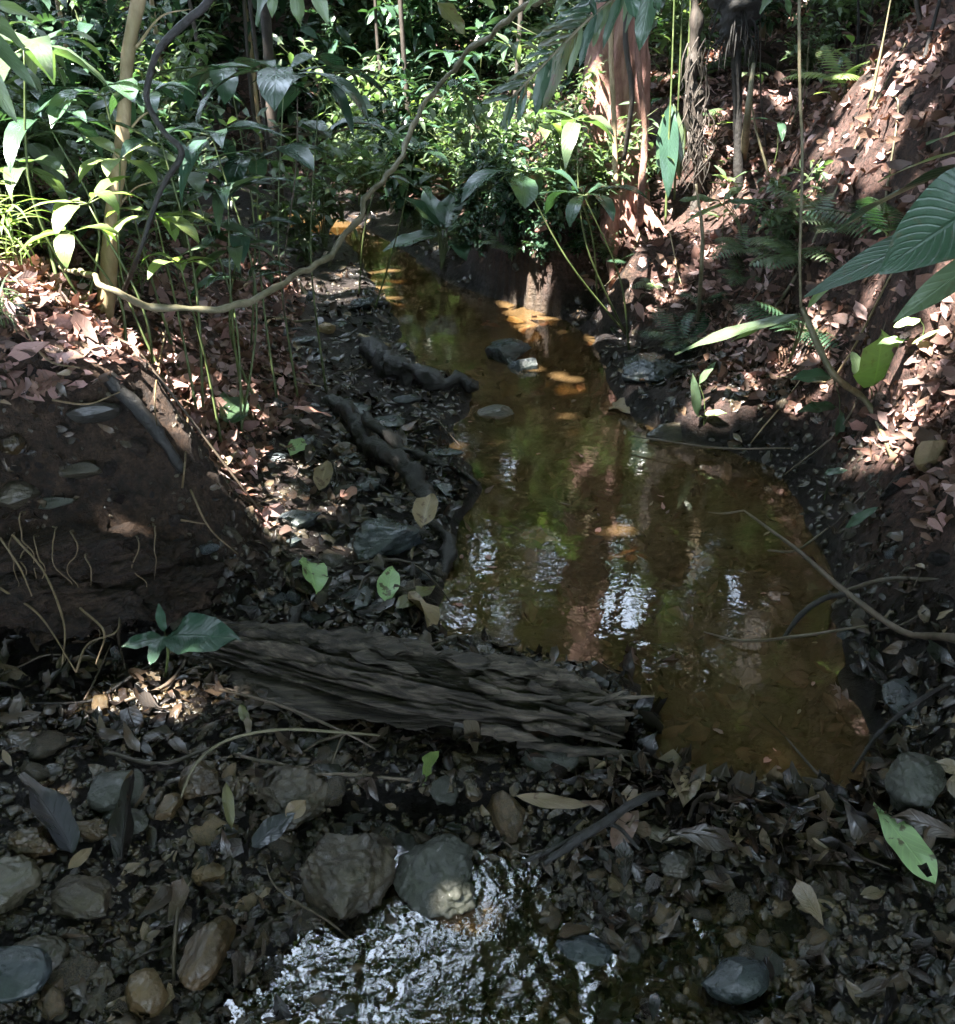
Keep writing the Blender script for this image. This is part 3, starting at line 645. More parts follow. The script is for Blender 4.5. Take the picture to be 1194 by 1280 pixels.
def gz(x, y): return float(hfun(np.array([x]), np.array([y]))[0])
def onscreen(p, mx=60): 
    s_ = proj(p)[0]; return -mx < s_[0] < 1194 + mx and -mx < s_[1] < 1280 + mx

# --- understory on the left bank
cnt = 0
spots = []
for i in range(1600):
    y = 2.7 + 7.5 * random.random() ** 1.1; x = random.uniform(-.72 * y - .3, -.1 * y - .25)
    if y > 6: x = random.uniform(-.65 * y, .02 * y)
    sd1 = sdf(np.array([x]), np.array([y]))[0]
    if sd1 < .22: continue
    p = proj(np.array([x, y, gz(x, y)]))[0]
    if p[0] > 235 and p[1] > 225: continue
    if p[1] > 350: continue
    if any((x - a) ** 2 + (y - b) ** 2 < (.055 * y) ** 2 for a, b in spots): continue
    spots.append((x, y))
for x, y in spots[:200]:
    z0 = gz(x, y); k = random.random(); s_ = random.uniform(.75, 1.2); rz = random.uniform(0, 6.28)
    if k < .42:
        t_ = random.choice(ros + rosm); h = random.uniform(.25, .95) * (1 if y > 3.4 else .7)
        stalked('broadleaf_sapling', t_, (x, y, z0 + h), 'thin-stemmed sapling with a whorl of drooping dark leaves on the left bank', 'sapling', 'whorl-leaved saplings on the left bank', rz, s_)
    elif k < .85:
        put('leafy_shrub', random.choice(shr), (x, y, z0), 'small-leaved green shrub in the undergrowth of the left bank', 'shrub', 'small-leaved shrubs on the left bank', rz, s_)
    else:
        put('fern', random.choice(frn), (x, y, z0), 'arching green fern in the undergrowth of the left bank', 'fern', 'ferns in the left undergrowth', rz, s_ , ('frond', 'rachis'))
# --- far bank and centre background
spots = []
for i in range(900):
    y = random.uniform(6.2, 13.5); x = random.uniform(-.1 * y - .6, .62 * y)
    if sdf(np.array([x]), np.array([y]))[0] < .2: continue
    if x > .25 * y and random.random() < .75: continue
    if any((x - a) ** 2 + (y - b) ** 2 < .17 for a, b in spots): continue
    spots.append((x, y))
for x, y in spots[:150]:
    s_ = random.uniform(.9, 1.5)
    k = random.random()
    if k < .75: put('leafy_shrub', random.choice(shr), (x, y, gz(x, y)), 'bushy green shrub in the thicket beyond the head of the stream', 'shrub', 'shrubs beyond the head of the stream', random.uniform(0, 6.28), s_)
    else: put('fern', random.choice(frn), (x, y, gz(x, y)), 'fern on the shady slope beyond the head of the stream', 'fern', 'ferns beyond the head of the stream', random.uniform(0, 6.28), s_ * 1.2, ('frond', 'rachis'))
for i in range(400):
    if i == 0: far = []
    y = random.uniform(9, 16); x = random.uniform(-.62, .30) * y
    if len(far) > 46 or sdf(np.array([x]), np.array([y]))[0] < .6 or any((x - a) ** 2 + (y - b) ** 2 < .8 for a, b in far): continue
    far.append((x, y)); put('leafy_shrub', random.choice(shr[3:]), (x, y, gz(x, y) + .1), 'tall leafy bush filling the far end of the ravine', 'shrub', 'tall bushes at the far end of the ravine', random.uniform(0, 6.28), random.uniform(1.5, 2.6))
# thin far saplings standing upright
for i in range(26):
    y = random.uniform(6.5, 12); x = random.uniform(-.6, .5) * y
    if sdf(np.array([x]), np.array([y]))[0] < .2: continue
    z0 = gz(x, y); o = thing('slender_sapling', 'slender upright sapling trunk rising out of the far thicket', 'sapling', (x, y, z0), 'slender saplings in the far thicket')
    m = MB(); h = random.uniform(2.5, 4.5); r0 = random.uniform(.012, .03)
    tube(m, [(0, 0, -.05), (random.uniform(-.1, .1), 0, h * .4), (random.uniform(-.2, .2), random.uniform(-.2, .2), h)], [r0, r0 * .8, r0 * .4], 7, 6, .1, 12, i)
    link('trunk', m.mesh('trunk', M['palebark' if i % 3 == 0 else 'bark']), o)
    f = link('crown', random.choice(shr[3:])[0], o); f.location = (0, 0, h * .75); f.scale = (1.3,) * 3
# --- right slope seedlings and shrubs
spots = []
for i in range(700):
    y = random.uniform(2.6, 8.5); x = random.uniform(1.15, .75 * y + .3)
    if sdf(np.array([x]), np.array([y]))[0] < .3: continue
    p = proj(np.array([x, y, gz(x, y)]))[0]
    if p[1] > 330 or p[0] < 800: continue
    if any((x - a) ** 2 + (y - b) ** 2 < .06 for a, b in spots): continue
    spots.append((x, y))
sd_t = [T_rosette(61, 4, .11, .045, 'ell', 1, 0, 'mid', .2, .8), T_rosette(62, 3, .13, .05, 'ell', 1, 0, 'teal', .2, .9), T_rosette(63, 5, .10, .03, 'lance', 2, 0, 'mid', .4, .7), T_rosette(64, 5, .08, .03, 'ell', 2, 0, 'bright', .3, .7)]
for x, y in spots[:115]:
    z0 = gz(x, y); k = random.random()
    if k < .72: stalked('forest_seedling', random.choice(sd_t), (x, y, z0 + random.uniform(.06, .28)), 'small leafy seedling sprouting from the leaf litter of the right slope', 'seedling', 'seedlings on the right slope', random.uniform(0, 6.28), random.uniform(.8, 1.4), .0025, .02)
    elif k < .9: put('fern', random.choice(frn), (x, y, z0), 'small fern among dead leaves on the right slope', 'fern', 'ferns on the right slope', random.uniform(0, 6.28), random.uniform(.5, .8), ('frond', 'rachis'))
    else: put('leafy_shrub', shr[random.choice((0, 2, 3))], (x, y, z0), 'low shrub among dead leaves on the right slope', 'shrub', 'low shrubs on the right slope', random.uniform(0, 6.28), random.uniform(.4, .7))
#HERO
# ------------------------------------------------------------------ particular things
def mat4(B, pos, s=1.):
    m = Matrix(((B[0][0] * s, B[0][1] * s, B[0][2] * s, pos[0]), (B[1][0] * s, B[1][1] * s, B[1][2] * s, pos[1]), (B[2][0] * s, B[2][1] * s, B[2][2] * s, pos[2]), (0, 0, 0, 1)))
    return m
def leafobj(name, a, b, wr, mat, label, cat, group=None, zh=None, droop=.3, fold=.2, shape='ell', wav=.09, twist=0., parent=None, seg=9, curl=0., bite=None):
    a = np.array(a, float); b = np.array(b, float); L = np.linalg.norm(b - a)
    if zh is None: zh = nrm(a[0], a[1])[0]
    P, q, uv = leaf(L * (1 + droop * .08), L * wr, seg, fold, droop, twist, curl, shape, 6, wav, random.uniform(0, 6))
    B = basis(b - a, zh)
    # tilt up so that a drooping blade ends at b
    k = droop * .42; Rx = np.array([[1, 0, 0], [0, math.cos(k), -math.sin(k)], [0, math.sin(k), math.cos(k)]])
    V = P @ (B @ Rx).T
    if bite is not None:
        c_ = uv[q].mean(1); q = q[np.hypot((c_[:, 0] - bite[0]) * wr * 2.2, c_[:, 1] - bite[1]) > bite[2]]
    m = MB(); m.add(V, q, uv, random.random())
    o = link(name, m.mesh(name, M[mat]), parent)
    if parent is None: o.location = tuple(a); tag(o, label, cat, group)
    else: o.location = tuple(a)
    return o
def gl(name, p1, p2, wr, mat, label, l1=.012, l2=.02, **k):      # a leaf lying on the ground
    k.setdefault('fold', random.uniform(.1, .45)); k.setdefault('twist', random.gauss(0, .35))
    return leafobj(name, G(*p1, lift=0) + [0, 0, l1], G(*p2) + [0, 0, l2], wr, mat, label, 'leaf', **k)
def stone(px, py, wpx, asp, mat, label, seed, sink=.3, fac=7, rough=.12, hgt=.75, rz=None, name='rock', n=32, ang=.75, cat='rock', group=None):
    p = G(px, py)
    if sdf(p[:1], p[1:2])[0] < .0: p = PZ(px, py, -.005)
    w = wpx * proj(p)[0][2] / F
    V, q = rock((w, w * asp, w * hgt), seed, n, fac, rough, ang)
    a = rz if rz is not None else random.uniform(-.4, .4); c, s_ = math.cos(a), math.sin(a)
    V = V @ np.array([[c, s_, 0], [-s_, c, 0], [0, 0, 1]])
    m = MB(); m.add(V, q)
    return tag(link(name, m.mesh(name, M[mat]), None, p + [0, 0, w * hgt * (.5 - sink)]), label, cat, group)
def branch(name, pts, r, mat, label, cat='branch', sides=8, n=7, noise=.15, nsc=30, group=None, parent=None, jitter=.0, origin=None):
    m = MB(); pts = [np.array(p, float) for p in pts]
    if parent is not None:
        o0 = np.array(parent.location); tube(m, [p - o0 for p in pts], r, sides, n, noise, nsc, random.randrange(999), jitter=jitter)
        return link(name, m.mesh(name, M[mat]), parent)
    tube(m, pts, r, sides, n, noise, nsc, random.randrange(999), jitter=jitter)
    return solo(name, m, M[mat], label, cat, group, origin=pts[0])

# rotten log damming the pool
c0 = [PZ(238, 805, .075), PZ(330, 830, .07), PZ(430, 860, .065), PZ(560, 892, .06), PZ(690, 912, .06), PZ(780, 918, .06)]
lc, lr = smooth_path(c0, [.065, .108, .142, .15, .142, .115], 80)
ns_, na_ = len(lc), 220
T = np.gradient(lc, axis=0); T /= np.linalg.norm(T, axis=1)[:, None]
S_ = np.linspace(0, 1, ns_); A_ = np.linspace(0, 2 * np.pi, na_, endpoint=False)
X_ = np.cross(T, [0, 0, 1.]); X_ /= np.linalg.norm(X_, axis=1)[:, None]; Y_ = np.cross(X_, T)
SS, AA = np.meshgrid(S_, A_, indexing='ij')
q3 = np.stack([SS.ravel() * 1.1 * 5, np.cos(AA.ravel()) * .9 * 3.2, np.sin(AA.ravel()) * .9 * 3.2], 1)
g1 = fbm(q3 * np.array([.6, 1.5, 1.5]), 1, 4, 90, .6); w_ = fbm(q3 * np.array([1.2, 1.5, 1.5]), 1, 2, 91)[:, None] * np.array([0, .5, .5]); g2 = np.abs(fbm((q3 + w_ * .25) * np.array([.42, 2.6, 2.6]), 1, 5, 95, .6)) ** .75; g3 = fbm(q3 * np.array([3, 14, 14]), 1, 3, 99); g4 = np.clip(fbm(q3 * np.array([1.1, 2.2, 2.2]), 1, 2, 97) * 2.5 - .5, 0, 1)
rad = lr[:, None] * (1 + .22 * g1.reshape(ns_, na_) - .30 * (g2.reshape(ns_, na_)) + .035 * g3.reshape(ns_, na_) - .20 * g4.reshape(ns_, na_))
# X_ points to -y side (towards the camera); angle 0 = camera side, pi/2 = up
def bell(x, c, w): return np.exp(-((x - c) / w) ** 2)
nzc = .06 * fbm(q3, 2, 2, 5).reshape(ns_, na_)
dA = np.angle(np.exp(1j * (AA - (.28)))); hole = 1 / (1 + np.exp((np.hypot((SS - .74) / .20, (dA) / .6) - 1 + nzc * 3) * 14))
dA2 = np.angle(np.exp(1j * (AA - (-.35)))); und = 1 / (1 + np.exp((np.hypot((SS - .5) / .28, (dA2) / .5) - 1 + nzc * 3) * 12))
rad = rad * (1 - .66 * hole) * (1 - .55 * und)
ledge = bell(AA, 1.12, .16) * .14 * (1 / (1 + np.exp(-(SS - .3) * 20)))
rad = rad * (1 + ledge)
endj = .93 + .07 * fbm(np.stack([np.cos(A_) * 2, np.sin(A_) * 2, 0 * A_], 1), 3, 2, 4)
fade = np.clip((endj[None] - SS) / .05, 0, 1) ** .5; rad = rad * (.12 + .88 * fade)
rad[0] *= .1
Pl = lc[:, None] + rad[..., None] * (np.cos(AA)[..., None] * X_[:, None] + np.sin(AA)[..., None] * Y_[:, None] * .9)
idx = np.arange(ns_ * na_).reshape(ns_, na_)
ql = np.stack([idx[:-1], np.roll(idx, -1, 1)[:-1], np.roll(idx, -1, 1)[1:], idx[1:]], -1).reshape(-1, 4)
LB = np.array(c0[2]) * [1, 1, 0]
log = thing('rotten_log', 'large crumbling grey-brown log, hollow on its near side, damming the pool', 'log', LB)
m = MB(); m.add(Pl.reshape(-1, 3) - LB, ql, np.stack([AA.ravel() / 6.28, SS.ravel()], 1)); link('decayed_shell', m.mesh('decayed_shell', M['rot']), log)
m = MB(); cc, _ = smooth_path([c0[3], c0[4]], [1, 1], 6)
tube(m, [c0[3] + [0, .02, 0] - LB, (c0[3] + c0[4]) / 2 + [0, .012, 0] - LB, c0[4] + [0, .02, 0] - LB], [.03, .045, .03], 40, 24, .6, 34, 3); link('red_heartwood', m.mesh('red_heartwood', M['redwood']), log)
for k in range(30):
    f = random.uniform(.68, .94); a = random.uniform(-1.1, 2.2); i = int(f * (ns_ - 1))
    p = lc[i] + lr[i] * .8 * (math.cos(a) * X_[i] + math.sin(a) * Y_[i]) ; dr = T[i] * random.uniform(.06, .13) + (math.cos(a) * X_[i] + math.sin(a) * Y_[i]) * random.uniform(-.03, .035) + np.array([0, 0, random.uniform(-.05, .02)])
    m = MB(); w = random.uniform(.006, .014); tube(m, [p - dr * .6 - LB, p + dr * .3 - LB, p + dr - LB], [w, w * .9, w * .25], 7, 6, .5, 50, k)
    link('splinter', m.mesh('splinter', M['rot']), log)
# slabs of loose bark along the top edge
for k in range(7):
    f = random.uniform(.25, .8); i = int(f * (ns_ - 1)); p = lc[i] + Y_[i] * lr[i] * .93 + X_[i] * random.uniform(-.03, .03)
    P, qq, uv = leaf(random.uniform(.14, .26), random.uniform(.03, .05), 14, .2, random.uniform(-.2, .3), 0, 0, 'strap', 4, .2, k)
    m = MB(); B = basis(T[i] + np.array([0, 0, random.uniform(-.03, .05)]), Y_[i]); up = P @ B.T + p - LB; m.add(up, qq, uv); m.add(up - Y_[i] * .008, qq[:, ::-1], uv)
    link('bark_flake', m.mesh('bark_flake', M['rot']), log)
# black sunken branches on the gravel bar
branch('sunken_branch', [PZ(402, 498, .09), PZ(430, 525, .10), PZ(468, 562, .09), PZ(510, 592, .07), PZ(538, 640, .045), PZ(552, 690, .03), PZ(530, 735, .01)], [.022, .03, .034, .03, .027, .022, .012], 'rotdark', 'thick black waterlogged branch curving along the left edge of the pool', noise=.6, nsc=24, sides=18, n=14, jitter=.035)
branch('sunken_branch', [PZ(425, 500, .12), PZ(470, 535, .11), PZ(530, 570, .07), PZ(604, 610, .01)], [.015, .022, .02, .008], 'rotdark', 'shorter black branch pointing from the gravel bar into the pool', noise=.6, nsc=28, sides=14, n=14, jitter=.03)
branch('sunken_branch', [PZ(462, 425, .12), PZ(490, 462, .08), PZ(535, 480, .05), PZ(598, 487, .02)], [.035, .06, .05, .018], 'rotdark', 'black knobbly snag lying across the narrow of the stream', noise=.7, nsc=22, sides=18, n=14, jitter=.035)
branch('sunken_branch', [PZ(572, 343, .04), PZ(640, 338, .06), PZ(725, 330, .08)], [.03, .045, .028], 'rotdark', 'dark log lying at the water edge below the broad-leaved plant', 'log', noise=.5, nsc=16, sides=16, n=12, jitter=.03)
branch('fallen_branch', [PZ(520, 740, .02), PZ(480, 760, .03), PZ(430, 775, .05)], [.012, .02, .015], 'rotdark', 'short dark branch ending beside the left end of the rotten log', noise=.3, nsc=18)
branch('stick', [G(450, 424) + [0, 0, .02], G(487, 437) + [0, 0, .02]], [.013, .011], 'palebark', 'short pale yellow stick on the dark gravel bar', 'stick')
branch('root', [G(135, 470), G(165, 510) + [0, 0, .02], G(205, 560) + [0, 0, .03], G(228, 590)], [.018, .022, .017, .01], 'rotdark', 'black root running down the edge of the left soil bank', 'root', noise=.3)

# stones and rocks
stone(430,1100,122,.95,'brownstone','large lumpy brown rock at the lip of the riffle, leaf on its top',101,.30,8,.16,.8,name='boulder')
stone(552,1100,112,1.05,'greystone','rounded grey-green rock sitting in running water right of the lumpy brown rock',102,.32,8,.14,.75,name='boulder')
stone(370,1003,100,.9,'brownstone','flat reddish brown rock behind the lumpy rock',103,.35,6,.18,.6)
stone(148,998,66,1,'greystone','smooth blue-grey stone among the gravel of the near left bank',104,.2,4,.08,.75)
stone(160,1030,60,.6,'greystone','pale blue-grey stone just below the smooth blue-grey one',105,.35,5,.1,.6)
stone(255,985,56,.9,'amber','squarish ochre stone under the arching twig',106,.25,9,.1,.9)
stone(212,1014,34,1.2,'amber','small ochre pink stone left of the squarish ochre stone',107,.25,8,.08,.8)
stone(115,1040,46,.6,'amber','flat yellow stone lying on the gravel left of the upright leaf',108,.3,8,.1,.6)
stone(45,1058,56,.8,'amber','rough golden stone near the left edge of the picture',109,.3,5,.2,.8)
stone(8,1120,80,1.1,'stone','olive boulder cut by the left edge of the picture',110,.3,4,.12,.8,name='boulder')
stone(48,1200,70,.8,'stone','olive stone in the water in the lower left corner',111,.35,6,.12,.6)
stone(15,1225,100,.75,'bluestone','dark glossy flat stone in the lower left corner',112,.2,8,.05,.45)
stone(107,1130,84,.7,'brownstone','grey-brown flat stone overhanging the dark gap at lower left',113,.1,7,.1,.5)
stone(258,1205,66,1.5,'amber','long amber stone standing in the sparkling water',114,.15,8,.08,1.)
stone(182,1255,62,1,'amber','blunt amber stone left of the long amber stone',115,.2,9,.06,.9)
stone(262,1095,40,.9,'amber','small tan stone at the edge of the sparkling water',116,.3,7,.1,.8)
stone(730,1196,80,.6,'bluestone','flat blue-grey stone half under the running water',117,.3,7,.08,.4)
stone(915,1232,84,.8,'bluestone','dark slate with a pointed end near the bottom of the picture',118,.15,10,.04,.7,ang=.6)
stone(600,1205,100,.8,'greystone','water-washed stone with sparkling water over it',119,.55,5,.12,.5)
stone(1136,1003,66,1.2,'greystone','upright pitted grey stone beside the pool\'s near right corner',120,.2,4,.1,1.3)
stone(1160,585,42,.7,'tanstone','blunt tan stone stuck in the dark right bank',121,.1,9,.05,1.2)
stone(468,690,118,.9,'bluestone','big blue-grey angular rock on the gravel bar',122,.3,13,.1,.45,ang=.55,name='boulder')
stone(372,655,90,.6,'bluestone','dull blue-grey rock behind the big angular rock',123,.35,12,.1,.35,ang=.55)
stone(445,755,66,1.2,'bluestone','wet bluish stone between the angular rock and the log',124,.3,12,.1,.35,ang=.55)
stone(630,446,76,.9,'bluestone','blue-glinting flat rock at the narrow of the stream',125,.3,11,.08,.4,ang=.6)
stone(655,460,44,.9,'bluestone','smaller dark rock touching the blue-glinting flat rock',1251,.3,8,.06,.5,ang=.6)
stone(815,470,110,.8,'bluestone','broad black rock at the foot of the sunlit right bank',126,.35,11,.12,.5,ang=.6,name='boulder')
stone(860,545,110,.4,'stone','low dark stone shelf at the right edge of the pool',127,.4,7,.1,.3)
stone(455,385,34,.8,'bluestone','small slate-coloured stone on the upper gravel bar',128,.3,7,.1,.6)
stone(408,415,24,.8,'tanstone','small pale brown stone on the upper gravel bar',129,.3,7,.1,.7)
stone(432,568,32,.9,'amber','rounded ochre pebble beside the black branch',130,.3,5,.1,.7)
stone(620,517,46,.7,'stone','dark stone breaking the surface of the pool',131,.55,6,.1,.5)
stone(845,1085,50,.8,'stone','dark wet stone in the debris below the pool',132,.3,6,.1,.7)
stone(830,1040,60,.6,'stone','flat dark stone in the debris dam',133,.35,8,.1,.5)
stone(1030,1060,60,.7,'stone','dark lump of stone left of the bright torn leaf',134,.3,5,.1,.6)
stone(100,590,70,.5,'stone','flat layered stone half buried in the face of the left bank',135,.35,10,.06,.3)
stone(70,630,60,.4,'greystone','thin slab jutting from the face of the left bank',136,.35,10,.05,.25)
stone(15,560,34,.9,'amber','orange-brown stone in the face of the left bank',137,.3,8,.08,.8)
stone(18,625,60,.8,'stone','mossy stone in the left bank at the edge of the picture',138,.35,6,.1,.6)
stone(110,520,80,.4,'stone','long flat stone near the top of the left bank',139,.35,9,.06,.35)
stone(1130,880,60,2.,'bluestone','tall dark slab leaning on the right bank above the pitted stone',140,.3,10,.06,.5)

lipm = MB()  # soil lumps added as an overhang to shade the bank foot
for i, (px, py, w_, hh_, sd_) in enumerate([(20, 742, .42, .13, 1), (110, 752, .36, .12, 2), (190, 735, .28, .12, 3), (60, 700, .4, .14, 4), (150, 700, .34, .13, 5)]):
    p = G(px, py); V, q = rock((w_, .26, hh_), 900 + sd_, 26, 5, .28, .8); V = V + np.stack([fbm(V + i, 14, 4, 33)] * 3, 1) * .012; lipm.add(V + p + [0, -.02, .02], q, None, .1)
tag(link('bank_shade_lip', lipm.mesh('bank_shade_lip', M['ground'])), kind='structure')
for i in range(24):
    px, py = random.uniform(360, 560), random.uniform(400, 760)
    p = G(px, py)
    if sdf(p[:1], p[1:2])[0] < .03: continue
    stone(px, py, random.uniform(26, 60), random.uniform(.5, .9), 'bluestone', 'flat broken slab of wet blue-grey slate on the gravel bar', 2000 + i, .3, 12, .1, random.uniform(.15, .3), random.uniform(0, 3), 'flat_stone', 12, .55, 'stone', 'slate slabs on the gravel bar')
for i in range(18):
    px, py = random.uniform(330, 560), random.uniform(360, 780); p = G(px, py); a = random.uniform(0, 3.14); l = random.uniform(.04, .11)
    if sdf(p[:1], p[1:2])[0] < .02: continue
    e = np.array([math.cos(a), math.sin(a), random.uniform(0, .3)]) * l
    branch('wood_chunk', [p - e * .5 + [0, 0, .02], p + [0, 0, .025], p + e * .5 + [0, 0, .02]], [random.uniform(.008, .018)] * 2 + [.005], random.choice(['rotdark', 'rot', 'rotdark']), 'broken chunk of dark rotten wood on the gravel bar', 'wood', 9, 6, .6, 40, 'wood chunks on the gravel bar')

# particular leaves
o = gl('green_leaf', (1082,1038), (1158,1128), .36, 'pale', 'large bright pale-green fallen leaf with a bite out of its tip, lying on wet gravel', .075, .055, shape='ob', droop=.25, fold=.15, twist=.1, wav=.08, seg=40, bite=(.5, .86, .09))
gl('green_leaf', (385,712), (396,748), .6, 'pale', 'pale green oval leaf lying below the pinkish gravel patch', .03, .02)
gl('fallen_leaf', (496,770), (545,742), .34, 'olive', 'narrow olive leaf at the pool edge left of the round brown leaf', .02, .03)
gl('fallen_leaf', (512,752), (538,800), .55, 'tan', 'round tan-brown leaf lying against the top of the rotten log', .03, .05, shape='ob')
gl('fallen_leaf', (645,1008), (735,1020), .2, 'tan', 'long pale tan leaf lying on the debris dam', .03, .03)
gl('fallen_leaf', (832,1018), (885,992), .34, 'tan', 'curled yellowish leaf on the debris at the pool edge', .05, .05, shape='lobe', wav=.2)
gl('fallen_leaf', (756,968), (792,998), .55, 'brownleaf', 'purple-brown leaf leaning on the dam beside a holed leaf', .05, .03)
gl('fallen_leaf', (738,1005), (754,975), .6, 'tan', 'small tan leaf with dark holes beside the purple-brown leaf', .02, .05)
gl('fallen_leaf', (765,1070), (795,1030), .5, 'brownleaf', 'brown leaf standing in the debris below the tan strip leaf', .02, .04)
gl('fallen_leaf', (662,960), (682,928), .5, 'brownleaf', 'brownish pink leaf tucked under the broken end of the log', .02, .06)
gl('fallen_leaf', (362,1050), (386,1032), .8, 'tan', 'small round beige leaf on top of the lumpy brown rock', .06, .07)
gl('fallen_leaf', (318,1072), (372,1048), .5, 'darkleaf', 'blackish oval leaf leaning against the lumpy brown rock', .03, .07)
gl('fallen_leaf', (288,1010), (292,1052), .26, 'olive', 'narrow dull leaf hanging over the gravel', .07, .03, twist=.9)
gl('fallen_leaf', (150,1085), (178,1006), .30, 'wetlitter', 'upright pointed dark leaf on the left gravel', .0, .10, twist=.9)
gl('fallen_leaf', (95,1075), (42,1010), .42, 'darkleaf', 'big blackish leaf sloping over the left gravel', .02, .09)
gl('fallen_leaf', (90,1100), (120,1078), .4, 'tan', 'short curled tan leaf below the golden stone', .03, .04)
gl('green_leaf', (598,645), (650,672), .3, 'bright', 'yellow-green leaf fragment on the water at the left pool edge', .004, .03, shape='lobe')
gl('fallen_leaf', (650,672), (695,684), .45, 'pinkleaf', 'pinkish leaf floating near the left side of the pool', .005, .03, shape='lobe', wav=.1)
gl('green_leaf', (568,738), (588,732), .5, 'pale', 'tiny pale leaf floating off the left pool edge', .004, .03)
gl('fallen_leaf', (752,512), (786,522), .4, 'tan', 'yellow-orange leaf at the foot of the black rock', .02, .03, shape='lobe')
gl('fallen_leaf', (360,515), (415,528), .3, 'pinkleaf', 'longish pink-brown leaf on the gravel bar', .02, .03)
gl('fallen_leaf', (372,530), (402,545), .45, 'brownleaf', 'brown leaf below the longish pink-brown leaf', .02, .03)
gl('fallen_leaf', (400,620), (412,595), .45, 'tan', 'pale tan leaf standing on the middle gravel bar', .02, .06)
gl('green_leaf', (363,575), (382,562), .6, 'pale', 'tiny pale green leaf on the gravel bar', .02, .04)
gl('green_leaf', (276,535), (304,515), .6, 'mid', 'mid-green leaf at the foot of the sunlit left litter', .03, .05)
gl('fallen_leaf', (528,678), (540,648), .55, 'tan', 'brownish leaf stuck on the black curved branch', .05, .09)
gl('fallen_leaf', (430,632), (445,618), .7, 'pinkleaf', 'small pink leaf on the gravel bar beside the branch', .02, .03)
for i, (a, b, w) in enumerate([((620,400),(655,405),.25),((600,408),(628,412),.3),((706,478),(748,470),.5),((630,500),(640,488),.5),((500,545),(530,535),.4)]):
    gl('fallen_leaf', a, b, w, ['tan','pinkleaf','brownleaf','tan','brownleaf'][i], ['small yellow leaf floating on the upper pool','small pinkish leaf floating just below the yellow one','brown leaf floating above the middle of the pool','whitish leaf scrap at the surface of the upper pool','brown leaf at the edge of the narrow'][i], .01, .03 if i > 1 else .012)
gl('green_leaf', (482,760), (492,730), .5, 'pale', 'small fresh green leaf beside the wet bluish stone', .02, .06)
# seedling leaves
def seedling(base, leaves, label, r=.003, group=None, mats=None, stemmat='stem'):
    b = np.array(base, float); o = thing('seedling', label, 'seedling', b, group)
    for i, (a, t, w) in enumerate(leaves):
        a = np.array(a); t = np.array(t)
        leafobj('leaf', a - b, t - b, w, (mats or ['mid'])[i % len(mats or [1])], None, None, None, np.array([-.2, -.5, 1.]), parent=o, droop=.35)
        m = MB(); tube(m, [(0, 0, -.01), (a - b) * .5 + np.array([.01, 0, .01]), a - b], [r, r * .8, r * .5], 5, 5); link('stem', m.mesh('stem', M[stemmat]), o)
    return o
g = G(525, 985); seedling(g, [(D(530,968,g[1]-.01), D(547,940,g[1]-.03), .45)], 'tiny green single-leaved seedling in front of the rotten log', .002, mats=['bright'])
g = G(305, 900); seedling(g, [(D(300,880,g[1]), D(312,908,g[1]-.02), .4)], 'tiny yellow-green hanging leaf on a thin shoot in the dark undercut', .0015, mats=['olive'])
g = G(205, 845); seedling(g, [(D(208,795,g[1]-.02), D(295,798,g[1]-.10), .5), (D(205,797,g[1]-.02), D(152,808,g[1]-.06), .46), (D(206,795,g[1]-.02), D(188,830,g[1]-.10), .5), (D(206,790,g[1]), D(198,755,g[1]+.05), .35)], 'glossy dark-green plant with broad wavy leaves below the left bank', .003, mats=['teal'])
g = G(1090, 505); seedling(g, [(D(1092,480,g[1]-.03), D(1103,418,g[1]-.10), .85), (D(1080,478,g[1]), D(1065,440,g[1]+.05), .5)], 'seedling with one large round sunlit leaf on the right bank', .003, mats=['bright', 'mid'])
g = G(1050, 530); seedling(g, [(D(1045,508,g[1]-.02), D(998,514,g[1]-.06), .35), (D(1040,470,g[1]), D(990,474,g[1]-.04), .42), (D(1052,515,g[1]), D(1048,555,g[1]-.05), .3)], 'low plant with flat green leaves on the pink litter of the right bank', .002, mats=['mid', 'teal', 'mid'])
g = G(1062, 665); seedling(g, [(D(1057,660,g[1]-.02), D(1097,634,g[1]-.05), .3)], 'seedling with one narrow grey-green leaf over the dark right bank', .002, mats=['teal'])
g = G(1030, 625); seedling(g, [(D(1030,592,g[1]-.02), D(1060,588,g[1]-.05), .4)], 'small oval-leaved seedling above the right edge of the pool', .002, mats=['teal'])
g = G(880, 530); seedling(g, [(D(872,520,g[1]-.02), D(866,468,g[1]-.03), .22), (D(880,518,g[1]), D(908,516,g[1]-.05), .35), (D(874,480,g[1]), D(895,452,g[1]), .3)], 'thin seedling with narrow leaves between the black rock and sunlit litter', .002, mats=['mid', 'pale'])
g = G(1150, 430); seedling(g, [(D(1130,425,g[1]), D(1098,430,g[1]-.05), .3), (D(1150,400,g[1]), D(1118,408,g[1]-.03), .4), (D(1140,430,g[1]-.02), D(1180,410,g[1]-.05), .16)], 'low plant with pale pointed leaves high on the right litter', .002, mats=['pale', 'pale', 'bright'])

